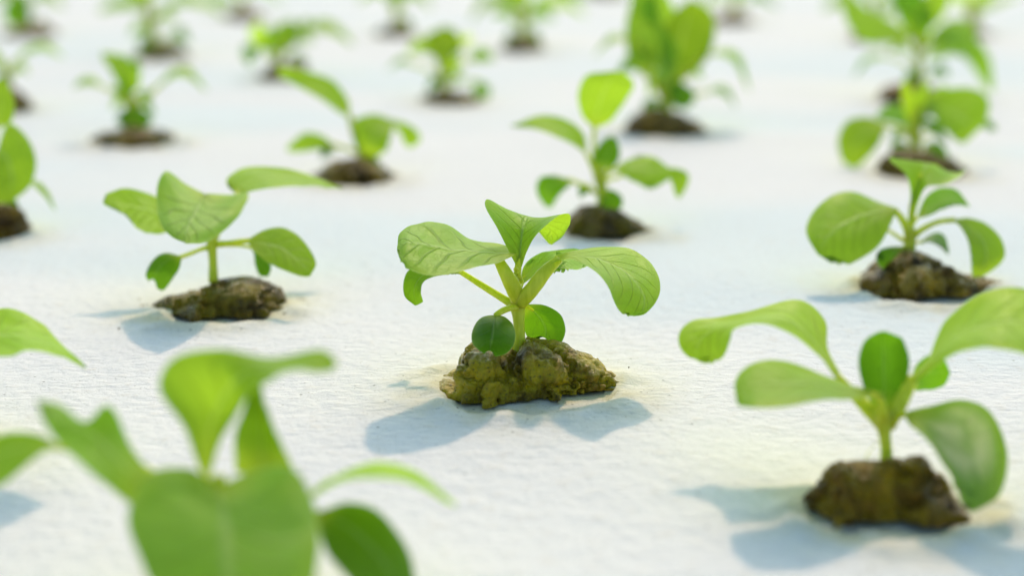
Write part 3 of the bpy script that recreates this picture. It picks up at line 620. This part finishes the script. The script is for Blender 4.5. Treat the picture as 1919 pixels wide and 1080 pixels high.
# J
p = Plant(842, 182, 'blurred seedling with a dark fan-shaped leaf and a yellow leaf beside it', far=True, seed=10)
p.plug([(785,182),(805,170),(835,163),(870,168),(905,183)], [(785,186),(815,193),(860,195),(905,189)], tint=(0.55,0.50,0.44))
p.stem([(830,178,0),(829,150,0),(828,120,0)], (9,8,8))
p.rails([(822,130,0),(812,105,0),(790,92,.1),(800,65,.3),(832,48,.5)], [(829,130,0),(830,105,.1),(832,85,.3),(834,65,.4),(835,48,.5)], [(836,130,0),(852,105,0),(866,92,.1),(858,62,.3),(838,48,.5)], tint=(0.64,0.62,0.58))
p.rib([(812,100,-.1),(795,85,-.1),(780,85,-.1),(762,98,-.1)], (0,-14,.2), tint=(1.6,1.4,.6), label='yellow leaf')
p.rib([(850,92,.1),(868,78,.2),(878,70,.2),(886,68,.2)], (4,8,.2), tint=(1.5,1.3,.7))
p.rib([(882,108,0),(895,102,0),(910,103,0),(926,112,0)], (0,-14,.2), pet=[(832,160,0),(855,130,0),(884,108,0)], pr=(4,3,3), tint=(.9,1,1.2))
p.rib([(898,152,-.2),(902,162,-.2),(903,175,-.2),(902,192,-.2)], (16,0,0), prof='round', pet=[(832,165,0),(865,150,0),(900,153,-.2)], pr=(4,3,3), mat=SEED, name='seed_leaf')
p.rib([(770,118,.1),(755,112,.1),(740,118,.1),(724,135,.1)], (2,-7,.3), pet=[(826,150,0),(800,130,0),(768,117,.1)], pr=(3,3,3), mat=SEED, name='seed_leaf', tint=(1.6,1.5,2))
p.rib([(835,150,-.2),(850,140,-.2),(860,140,-.2),(868,150,-.2)], (2,-7,.2), tint=(1.2,1.2,1))

p.rib([(832,140,.1),(845,125,.1),(855,115,.1),(862,100,.1)], (8,4,.2), tint=(1.1,1.1,.8))
p.rib([(828,150,-.2),(818,150,-.2),(808,158,-.2),(800,172,-.2)], (-4,-8,.1), mat=SEED, name='seed_leaf')

# K
p = Plant(525, 140, 'blurred bushy seedling in the third row with a yellowish leaf', far=True, seed=11)
p.plug([(470,141),(495,130),(520,112),(560,112),(582,140)], [(470,144),(500,150),(540,152),(582,146)], tint=(0.50,0.48,0.50))
p.stem([(518,135,0),(522,105,0),(525,80,0)], (8,7,6))
p.rib([(528,95,0),(530,75,0),(538,55,.1),(548,35,.3)], (-26,-4,.1), tint=(.7,.75,.8))
p.rib([(500,95,0),(488,75,0),(480,55,0),(485,38,0)], (-15,3,.1), pet=[(518,125,0),(510,110,0),(500,93,0)], pr=(5,4,4), tint=(1.5,1.4,.6), label='yellowish leaf')
p.rib([(490,88,-.2),(475,88,-.2),(466,100,-.2),(468,122,-.2)], (-14,-5,0), prof='round', mat=SEED, name='seed_leaf', tint=(1,1,1.6))
p.rib([(560,62,.1),(590,48,.1),(625,52,.1),(664,85,.1)], (3,-12,.5), pet=[(520,110,0),(540,85,0),(562,62,.1)], pr=(5,4,3), tint=(1,1,1.2))
p.rib([(540,80,0),(560,68,0),(575,70,0),(588,82,0)], (2,-10,.2))
p.rib([(540,112,-.1),(552,105,-.1),(565,108,-.1),(578,122,-.1)], (2,-9,.3), mat=SEED, name='seed_leaf')

p.rib([(520,100,.1),(508,85,.1),(505,65,.2),(512,45,.3)], (-12,0,.2), mat=CRINK)
p.rib([(525,115,-.2),(518,122,-.3),(512,130,-.3),(508,140,-.3)], (-11,-4,0), mat=SEED, name='seed_leaf')
p.rib([(545,70,.3),(560,50,.4),(572,42,.4),(585,48,.4)], (4,-10,.2), tint=(.9,.9,1))

# L
p = Plant(298, 100, 'pale blurred seedling in the back left with a dark low leaf beside its plug', far=True, seed=12)
p.plug([(248,102),(265,85),(300,75),(335,82),(352,100)], [(248,106),(275,111),(320,112),(352,106)], tint=(0.51,0.60,0.47))
p.stem([(290,92,0),(283,55,0),(278,20,0),(272,-5,0)], (12,10,9,8))
p.rib([(275,10,0),(245,5,0),(215,8,0),(182,22,0)], (0,-13,.5), pet=[(283,60,0),(280,35,0),(274,8,0)], pr=(6,5,4))
p.rib([(276,0,.1),(262,-25,.1),(265,-50,.2),(275,-80,.3)], (-34,0,.2), tint=(.8,.9,1.2))
p.rib([(295,25,0),(340,0,0),(385,5,0),(430,35,0)], (0,-10,.6), pet=[(285,60,0),(288,45,0),(297,24,0)], pr=(6,4,4))
p.rib([(322,70,-.2),(332,62,-.2),(345,65,-.2),(355,80,-.2)], (2,-13,.1), pet=[(290,85,0),(305,75,0),(324,70,-.2)], pr=(4,4,4), mat=SEED, name='seed_leaf')
p.rib([(285,70,-.4),(275,80,-.4),(268,90,-.4),(262,100,-.4)], (-12,-6,.1), mat=SEED, name='seed_leaf')

p.rib([(285,45,.2),(300,30,.2),(315,28,.2),(330,40,.2)], (3,-11,.3))
p.rib([(282,60,.1),(268,50,.1),(255,52,.1),(242,65,.1)], (-3,-11,.3), mat=CRINK)

# M: left edge, second row
p = Plant(-15, 430, 'seedling cut by the left edge, its big round leaf above a brown plug', seed=13)
p.plug([(-80,430),(-60,395),(-20,380),(25,385),(42,405),(55,430)], [(-80,436),(-50,446),(0,448),(30,443),(55,436)], tint=(0.66,0.51,0.55))
p.stem([(-15,400,0),(-14,370,0),(-15,340,0)], (12,11,9))
p.rails([(-10,290,0),(15,232,.2),(52,258,0),(68,305,-.2),(55,350,-.4),(18,380,-.6)], [(-14,292,0),(0,285,-.2),(15,300,-.4),(22,325,-.5),(22,350,-.6),(12,380,-.7)],
        [(-18,292,0),(-30,300,-.5),(-30,330,-.7),(-22,355,-.8),(-10,375,-.8),(5,381,-.7)], pet=[(-14,360,0),(-16,325,0),(-14,290,0)], pr=(9,8,6), label='big round leaf over the plug')
p.rails([(-15,240,.2),(-25,200,.3),(-15,160,.4),(2,145,.5)], [(-10,240,.2),(0,210,.3),(5,180,.4),(4,145,.5)], [(-5,242,.2),(22,225,.2),(24,185,.4),(6,145,.5)], pet=[(-15,345,.1),(-16,290,.2),(-10,238,.2)], pr=(8,7,5), tint=(.9,.9,1))
p.rib([(45,338,.1),(68,345,.1),(86,362,.1),(104,396,.1)], (4,-6,.4), pet=[(-12,365,.1),(15,345,.1),(48,339,.1)], pr=(5,4,3))
p.rib([(-5,385,-.3),(15,382,-.3),(30,392,-.3),(40,410,-.3)], (5,-12,.1), mat=SEED, name='seed_leaf')
p.rib([(-40,300,0),(-80,285,0),(-110,300,0),(-140,340,0)], (0,-30,.6), pet=[(-16,350,0),(-25,320,0),(-42,299,0)], pr=(8,6,5))
p.rib([(-25,375,-.2),(-45,372,-.2),(-60,385,-.2),(-65,410,-.2)], (-4,-12,.1), mat=SEED, name='seed_leaf')

# N: left edge, third row
p = Plant(15, 198, 'small blurred seedling at the left edge with one leaf arching right', far=True, seed=14)
p.plug([(-40,200),(-20,175),(10,158),(40,175),(62,200)], [(-40,205),(-10,211),(30,212),(62,205)], tint=(0.59,0.52,0.50))
p.stem([(14,180,0),(12,155,0),(14,125,0)], (14,11,8))
p.rib([(32,112,0),(60,90,0),(90,88,0),(122,108,0)], (0,-9,.5), pet=[(13,150,0),(18,130,0),(34,111,0)], pr=(6,5,4))
p.rib([(14,130,0),(-10,110,0),(-30,105,0),(-55,120,0)], (0,-18,.4))
p.rib([(18,150,-.2),(30,130,-.2),(42,125,-.2),(54,138,-.2)], (3,-9,.1), tint=(1.1,1.1,1))
p.rib([(14,140,-.2),(5,150,-.2),(2,165,-.2),(6,178,-.2)], (-14,0,0), mat=SEED, name='seed_leaf')

# O
p = Plant(978, 88, 'faint seedling at the top centre arching two pale leaves over a dark plug', far=True, seed=15)
p.plug([(935,90),(955,70),(980,58),(1005,70),(1025,90)], [(935,94),(960,99),(1000,99),(1025,94)], tint=(0.55,0.53,0.45))
p.stem([(980,75,0),(980,45,0),(978,15,0)], (9,8,8))
p.rib([(968,15,0),(935,-5,0),(905,5,0),(880,42,0)], (-3,-11,.6), pet=[(980,50,0),(978,30,0),(966,14,0)], pr=(6,5,4))
p.rib([(990,20,0),(1020,0,0),(1060,5,0),(1100,30,0)], (2,-12,.6), pet=[(980,55,0),(984,35,0),(992,19,0)], pr=(6,5,4), tint=(1.2,1.2,1))
p.rib([(976,20,.1),(965,-10,.2),(970,-40,.3),(985,-70,.4)], (28,0,.3), tint=(1.1,1.1,1))
p.rib([(985,60,-.2),(998,62,-.2),(1008,70,-.2),(1014,82,-.2)], (3,-9,.1), mat=SEED, name='seed_leaf')
p.rib([(970,62,-.2),(960,64,-.2),(952,72,-.2),(948,82,-.2)], (-3,-8,.1), mat=SEED, name='seed_leaf')
p.rib([(975,45,.2),(955,25,.2),(938,20,.2),(920,28,.2)], (-3,-12,.3), mat=CRINK)
p.rib([(985,40,.2),(1003,22,.2),(1022,22,.2),(1040,38,.2)], (3,-13,.3), tint=(.85,.95,1))

# P
p = Plant(740, 60, 'faint seedling at the top edge left of centre, over a dark low plug', far=True, seed=16)
p.plug([(700,60),(715,48),(740,40),(765,46),(782,60)], [(700,64),(725,69),(760,69),(782,64)], tint=(0.52,0.51,0.51))
p.stem([(742,50,0),(743,20,0),(742,-5,0)], (8,7,7))
p.rib([(742,5,0),(760,-15,0),(785,-12,0),(810,15,0)], (3,-12,.5))
p.rib([(742,0,0),(720,-20,0),(695,-20,0),(670,5,0)], (-3,-12,.5))
p.rib([(745,15,-.1),(740,-10,0),(745,-35,.1),(755,-55,.2)], (20,0,.2), tint=(1.1,1.1,1))
p.rib([(745,40,-.1),(755,36,-.1),(765,42,-.1),(772,54,-.1)], (3,-7,.1), mat=SEED, name='seed_leaf')
# Q
p = Plant(55, 60, 'faint seedling in the top left corner with a dark upright leaf', far=True, seed=17)
p.plug([(2,60),(25,45),(60,40),(90,48),(108,60)], [(2,64),(35,69),(80,69),(108,64)], tint=(0.61,0.50,0.50))
p.stem([(52,50,0),(48,25,0),(45,0,0)], (8,7,6))
p.rib([(35,52,-.2),(32,30,-.2),(32,5,-.1),(36,-20,0)], (-27,0,.1), mat=SEED, tint=(1.1,1.1,1.5))
p.rib([(48,10,0),(75,-10,0),(100,-5,0),(120,15,0)], (3,-10,.5))
p.rib([(45,5,0),(20,-15,0),(-10,-12,0),(-30,10,0)], (-3,-10,.5))
p.rib([(60,45,-.1),(72,40,-.1),(82,45,-.1),(90,55,-.1)], (3,-7,.1), mat=SEED, name='seed_leaf')
# R
p = Plant(452, 26, 'faint seedling at the top edge behind the bushy one, low leaf on its left', far=True, seed=18)
p.plug([(412,27),(430,15),(455,8),(478,14),(495,27)], [(412,31),(440,36),(470,36),(495,31)], tint=(0.58,0.51,0.47))
p.stem([(452,18,0),(452,-5,0),(450,-30,0)], (7,6,5))
p.rib([(445,10,0),(425,-6,0),(402,-4,0),(380,18,0)], (-3,-10,.5), tint=(.9,1,1.3))
p.rib([(455,-5,0),(475,-25,0),(500,-22,0),(530,5,0)], (3,-10,.5))
p.rib([(450,-10,0),(440,-30,0),(420,-40,0),(395,-30,0)], (-3,-10,.5))
# S
p = Plant(1375, 36, 'faint seedling at the top edge right of the tallest one, dark low plug', far=True, seed=19)
p.plug([(1333,37),(1350,25),(1378,16),(1400,22),(1418,37)], [(1333,41),(1355,46),(1400,46),(1418,41)], tint=(0.55,0.48,0.50))
p.stem([(1376,28,0),(1378,0,0),(1378,-25,0)], (7,6,6))
p.rib([(1390,10,0),(1410,-8,0),(1432,-6,0),(1460,12,0)], (3,-9,.5), pet=[(1377,22,0),(1382,15,0),(1392,9,0)], pr=(4,3,3), mat=SEED, tint=(1.2,1.3,2))
p.rib([(1372,10,0),(1350,-8,0),(1330,-5,0),(1310,15,0)], (-3,-9,.5))
p.rib([(1378,0,0),(1385,-25,0),(1395,-45,0),(1410,-60,0)], (12,6,.3))
# T
p = Plant(1712, 180, 'blurred seedling high on the right with one long leaf drooping rightward', far=True, seed=20)
p.plug([(1643,182),(1660,162),(1700,148),(1745,152),(1765,165),(1780,182)], [(1643,187),(1680,193),(1740,194),(1780,188)], tint=(0.64,0.45,0.42))
p.stem([(1722,160,0),(1722,120,0),(1722,70,0)], (9,8,8))
p.rails([(1740,68,0),(1775,52,.3),(1820,65,.3),(1855,105,.1),(1862,170,0)], [(1740,76,0),(1775,72,0),(1810,85,-.1),(1838,115,-.1),(1858,170,0)], [(1740,84,0),(1775,92,-.4),(1800,102,-.4),(1825,130,-.3),(1850,168,0)],
        pet=[(1723,120,0),(1726,95,0),(1742,76,0)], pr=(6,6,5), tint=(.85,.95,1.2), label='long leaf drooping to the right')
p.rails([(1715,60,0),(1680,45,.3),(1640,25,.4),(1600,-10,.5),(1572,-40,.5)], [(1715,65,0),(1675,62,-.2),(1635,50,-.3),(1600,20,-.1),(1575,-30,.4)], [(1715,70,0),(1670,78,-.7),(1620,80,-.8),(1585,40,-.6),(1572,-25,.3)],
        pet=[(1722,115,0),(1722,90,0),(1712,65,0)], pr=(6,6,5), tint=(1.1,1.1,1.1))
p.rib([(1720,50,0),(1710,15,.1),(1700,-15,.2),(1690,-40,.3)], (35,5,.2), mat=SEED, tint=(1.1,1.2,1.8))
p.rib([(1722,60,.1),(1745,20,.2),(1760,-10,.3),(1770,-40,.4)], (25,8,.2), tint=(1,1,1.1))
p.rib([(1660,105,0),(1640,105,0),(1620,115,0),(1600,145,0)], (-3,-6,.3), pet=[(1720,140,0),(1690,115,0),(1658,105,0)], pr=(4,3,3), mat=SEED, name='seed_leaf', tint=(1.6,1.5,2.2))
p.rib([(1740,140,-.1),(1755,130,-.1),(1768,132,-.1),(1778,146,-.1)], (3,-11,.1), pet=[(1722,150,0),(1730,145,0),(1742,139,-.1)], pr=(3,3,3), mat=SEED, name='seed_leaf', tint=(.8,.9,1.4))
p.rib([(1722,130,-.3),(1712,138,-.3),(1705,150,-.3),(1700,165,-.3)], (-12,-2,0), mat=SEED, name='seed_leaf')
p.rib([(1735,110,.2),(1755,95,.2),(1780,90,.2),(1800,105,.2)], (2,-14,.3), mat=CRINK)
p.rib([(1716,105,.2),(1700,85,.2),(1682,82,.2),(1665,95,.2)], (-2,-12,.3), tint=(1,1,1.1))
p.rib([(1722,90,.1),(1726,60,.1),(1735,35,.1),(1745,15,.2)], (16,3,.2), tint=(1.1,1.1,.9))

p.rib([(1718,70,-.2),(1705,40,-.3),(1695,15,-.3),(1680,-8,-.2)], (-22,-6,.3), tint=(1,1.05,1.1))
p.rib([(1735,85,.3),(1765,60,.5),(1800,50,.6),(1835,62,.5)], (3,-18,.4), tint=(.9,1,1.1))

# U
p = Plant(1640, 68, 'faint seedling at the upper right, only its brown plug and leaf tips showing', far=True, seed=21)
p.plug([(1590,70),(1610,55),(1640,48),(1670,55),(1692,70)], [(1590,74),(1620,79),(1665,79),(1692,74)], tint=(0.76,0.47,0.43))
p.stem([(1640,60,0),(1640,30,0),(1638,0,0)], (8,7,6))
p.rib([(1630,20,0),(1600,0,0),(1570,0,0),(1540,20,0)], (-3,-12,.5), tint=(.9,1,1.2))
p.rib([(1640,0,0),(1650,-30,0),(1665,-50,0),(1690,-60,0)], (16,8,.4))
p.rib([(1640,10,0),(1620,-20,0),(1600,-30,0),(1580,-30,0)], (-4,-14,.4))
p.rib([(1642,35,.2),(1660,15,.2),(1680,10,.2),(1700,22,.2)], (3,-14,.3), mat=CRINK)
p.rib([(1636,45,-.1),(1620,35,-.1),(1605,38,-.1),(1592,50,-.1)], (-3,-9,.2), mat=SEED, name='seed_leaf')

# V2
p = Plant(1822, 60, 'faint yellow green seedling at the top right, standing behind a drooping leaf', far=True, seed=22)
p.plug([(1780,61),(1798,48),(1822,40),(1845,48),(1866,61)], [(1780,65),(1805,70),(1845,70),(1866,65)], tint=(0.66,0.55,0.43))
p.stem([(1822,50,0),(1824,25,0),(1820,0,0)], (13,12,10))
p.rib([(1832,25,0),(1855,8,0),(1878,0,0),(1910,-8,0)], (3,-9,.4), tint=(.8,.9,1.2))
p.rib([(1820,20,0),(1805,0,0),(1795,-25,0),(1790,-50,0)], (-16,0,.2), tint=(1.3,1.25,.9))
p.rib([(1825,20,0),(1840,-5,0),(1850,-30,0),(1855,-60,0)], (16,0,.2), tint=(1.3,1.25,.9))
# V1
p = Plant(1135, -12, 'faint seedling cut by the top edge between the two clumps, leaves reaching down', far=True, seed=23)
p.plug([(1100,-12),(1115,-24),(1135,-30),(1155,-24),(1172,-12)], [(1100,-9),(1120,-5),(1155,-5),(1172,-9)], tint=(0.62,0.50,0.47))
p.stem([(1135,-20,0),(1135,-40,0),(1133,-65,0)], (8,7,6))
p.rib([(1128,-30,-1),(1105,-15,-2),(1080,5,-3),(1050,25,-3)], (-5,-18,.5), tint=(1.2,1.2,1.1))
p.rib([(1140,-30,-1),(1155,-10,-2),(1165,10,-2.5),(1170,40,-3)], (16,-4,.5), tint=(1.1,1.15,1.1))
p.rib([(1135,-60,0),(1130,-85,0),(1120,-110,0),(1100,-120,0)], (14,0,.4))

p.rib([(1128,-25,-1.5),(1118,0,-2.5),(1122,25,-3.2),(1135,45,-3.5)], (-24,0,.3), tint=(1.15,1.15,1))
p.rib([(1100,-20,-1),(1070,-15,-1.5),(1040,-5,-2),(1010,18,-2.2)], (-2,-14,.4), tint=(1.1,1.15,1.1))

# W: foreground
p = Plant(430, 1150, 'very blurred foreground seedling at the bottom left, one big leaf towards the viewer', seed=24)
p.plug([(230,1150),(270,1110),(330,1090),(430,1085),(530,1095),(590,1120),(625,1155)], [(230,1160),(300,1200),(430,1215),(550,1200),(625,1165)], tint=(0.69,0.59,0.47))
p.stem([(425,1110,0),(420,1060,0),(415,1000,0),(412,950,0)], (22,20,22,20))
p.rails([(378,890,0),(345,812,-.1),(298,735,0),(325,672,.2),(410,655,.3),(510,672,.3),(600,656,.2),(632,678,0)],
        [(385,890,0),(388,830,.1),(405,770,.2),(440,715,.1),(485,690,0),(540,683,0),(590,675,0),(630,684,0)],
        [(395,888,0),(412,835,0),(440,785,-.1),(475,738,-.3),(510,712,-.4),(555,693,-.3),(600,698,-.2),(625,694,0)],
        pet=[(412,960,0),(400,930,0),(388,905,0),(384,880,0)], pr=(18,14,10,7), label='saddle-shaped top leaf, tip pointing right')
p.rails([(440,885,.4),(440,820,.4),(455,770,.5),(470,735,.6),(480,715,.7)], [(490,890,.3),(490,830,.5),(488,780,.6),(486,745,.7),(484,715,.7)],
        [(552,885,.2),(530,835,.3),(508,790,.4),(496,750,.5),(488,715,.7)], tint=(1.25,1.0,1), mat=SEED, label='dark upright leaf behind')
p.rails([(300,905,0),(245,832,.2),(205,762,.3),(160,790,.1),(110,760,.1),(66,748,0)], [(280,920,-.1),(225,868,-.2),(180,820,0),(140,800,-.1),(105,775,-.1),(68,752,0)],
        [(262,960,-.3),(205,915,-.5),(155,868,-.5),(115,835,-.4),(85,795,-.3),(70,756,0)], pet=[(412,990,0),(370,970,0),(320,940,-.1),(270,910,-.1)], pr=(22,18,16,12), tint=(.66,.8,.9), label='folded darker leaf on the left')
p.rails([(110,835,0),(70,815,.1),(20,812,.2),(-30,825,.2),(-60,850,.2)], [(110,838,0),(70,835,0),(25,845,0),(-25,862,.1),(-60,870,.1)], [(110,842,0),(75,850,-.2),(30,885,-.3),(-10,915,-.3),(-60,900,0)], tint=(.8,.88,1),
        pet=[(412,1000,.2),(300,900,.3),(200,850,.2),(105,838,0)], pr=(12,10,8,6))
p.rails([(402,908,-.2),(350,880,-.2),(275,890,-.4),(240,965,-.8),(262,1050,-1.4),(310,1140,-2.0),(400,1215,-2.4)],
        [(411,908,-.1),(415,940,-.7),(420,990,-1.3),(425,1060,-1.8),(428,1140,-2.2),(430,1220,-2.5)],
        [(420,908,-.2),(470,882,-.2),(545,880,-.4),(585,955,-.8),(598,1040,-1.4),(560,1140,-2.0),(460,1215,-2.4)],
        pet=[(415,990,0),(412,950,-.1),(410,915,-.15),(410,890,-.15)], pr=(22,20,16,12), wave=.8, tint=(.85,.97,1.4), label='big leaf bending towards the viewer')
p.rails([(590,960,0),(650,945,.2),(715,965,.1),(765,1030,-.1),(785,1110,-.4)], [(590,965,0),(630,975,-.1),(680,1010,-.3),(725,1060,-.5),(755,1130,-.7)], [(590,972,0),(600,1005,-.4),(625,1050,-.7),(665,1100,-.9),(740,1145,-.8)],
        pet=[(425,1060,0),(480,1020,0),(540,980,0),(598,964,0)], pr=(14,12,10,8), mat=SEED, name='seed_leaf', tint=(.9,.9,.7))
p.rails([(570,935,.3),(620,895,.5),(690,872,.6),(770,885,.5),(855,945,.4)], [(570,938,.2),(622,902,.1),(692,883,0),(768,895,.1),(855,947,.3)], [(570,942,.1),(625,910,-.2),(695,895,-.4),(765,905,-.3),(853,950,.2)],
        pet=[(420,1020,.2),(470,990,.2),(520,965,.2),(575,936,.2)], pr=(12,10,8,6), tint=(1.3,1.25,.8))

# X: left edge foreground
p = Plant(-120, 835, 'seedling mostly outside the left edge, one leaf tip pointing right into view', seed=25)
p.plug([(-260,836),(-220,790),(-120,768),(-50,795),(-22,836)], [(-260,842),(-200,862),(-120,868),(-60,862),(-22,842)], tint=(0.69,0.59,0.47))
p.stem([(-120,790,0),(-120,740,0),(-118,690,0)], (13,12,12))
p.rails([(-70,640,-.2),(-40,595,-.1),(10,582,0),(70,603,-.2),(120,645,-.6),(162,689,-1.1)], [(-70,645,-.3),(-35,632,-.7),(10,628,-.9),(65,635,-1.0),(115,655,-1.1),(162,690,-1.1)],
        [(-70,650,-.4),(-35,662,-1.3),(10,668,-1.8),(60,660,-1.8),(112,668,-1.5),(160,691,-1.1)], pet=[(-118,710,0),(-105,680,0),(-68,645,0)], pr=(12,10,7), tint=(1.1,1.1,1), label='pointed leaf reaching into view')
p.rib([(-150,650,0),(-200,610,0),(-260,620,0),(-320,680,0)], (-5,-40,.8), pet=[(-120,710,0),(-130,680,0),(-150,650,0)], pr=(12,10,7))
p.rib([(-118,690,0),(-115,640,.2),(-120,590,.4),(-140,550,.8)], (45,0,.2))
p.rib([(-105,730,-.3),(-80,735,-.4),(-60,755,-.5),(-50,790,-.5)], (15,-20,0), prof='round', mat=SEED, name='seed_leaf')


# ------------------------------------------------------------------ the foam sheet
def foam_sheet():
    nr, nc = 520, 560
    ys = np.concatenate([np.linspace(-0.6, 0.07, 24), 0.08 * (4.0 / 0.08) ** (np.arange(nr) / (nr - 1))])
    a = np.linspace(-1, 1, nc); a = a * (0.55 + 0.45 * a * a)
    verts = []; stain = []
    wd = 0.30 + 0.95 * np.maximum(ys, 0)
    pl = [(p.x, p.y, r) for p, r in PLUGS]
    for yi, y in enumerate(ys):
        near = [(px, py, r) for px, py, r in pl if abs(y - py) < r * 1.3 + 0.02]
        for x in a * wd[yi]:
            z = 0.0008 * noise.noise(Vector((x * 22, y * 22, 0))) - 0.0004; st = 0.0
            if 0.1 < y < 0.7: z += 0.00022 * noise.noise(Vector((x * 260, y * 260, 4)))
            for px, py, r in near:
                d = math.hypot((x - px), (y - py) * 1.15) - r
                d += 0.004 * noise.noise(Vector((x * 110, y * 110, 9)))
                if d < 0.02:
                    q = max(0.0, 1 - max(d, 0) / 0.014); st = max(st, q * q)
                    e = math.exp(-((d - 0.001) / 0.003) ** 2)
                    z += e * (0.0007 + 0.0013 * noise.noise(Vector((x * 170, y * 170, 2))))
                    if d < -0.003: z -= 0.001
            verts.append((x, y, z)); stain.append(st)
    m = len(ys); F = []
    for i in range(m - 1):
        b = i * nc
        F += [(b + j, b + j + 1, b + nc + j + 1, b + nc + j) for j in range(nc - 1)]
    me = bpy.data.meshes.new('foam_sheet'); me.from_pydata(verts, [], F); me.update()
    me.polygons.foreach_set('use_smooth', [True] * len(me.polygons))
    at_ = me.attributes.new('stain', 'FLOAT', 'POINT'); at_.data.foreach_set('value', stain)
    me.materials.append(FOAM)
    o = bpy.data.objects.new('foam_sheet', me); C.objects.link(o)
    o['kind'] = 'structure'
    return o
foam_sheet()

# ------------------------------------------------------------------ crumbs of dried algae and sponge lying round the plugs
def crumbs():
    rnd = random.Random(5); V, F = [], []
    for p, r in PLUGS:
        if p.y > 0.62: continue
        for k in range(14):
            th = rnd.uniform(0, 2 * math.pi); rr = r * (0.92 + abs(rnd.gauss(0, 0.28)))
            c = Vector((p.x + math.cos(th) * rr, p.y + math.sin(th) * rr * 0.85, 0.0))
            s = rnd.uniform(0.00008, 0.00028) * (1.8 if rnd.random() < 0.08 else 1)
            b0 = len(V)
            for v in ((1,0,0),(-1,0,0),(0,1,0),(0,-1,0),(0,0,1),(0,0,-1)):
                V.append(c + Vector(v) * s * rnd.uniform(.5, 1.4) + Vector((0, 0, s * .6)))
            F += [(b0+i, b0+j, b0+4) for i, j in ((0,2),(2,1),(1,3),(3,0))] + [(b0+j, b0+i, b0+5) for i, j in ((0,2),(2,1),(1,3),(3,0))]
    o = link_mesh('algae_crumbs', V, F, PLUG, smooth=False); o['kind'] = 'stuff'; o.color = (.6, .55, .5, 1)
    o['label'] = 'tiny dark crumbs of algae strewn round the plugs'; o['category'] = 'crumbs'
crumbs()
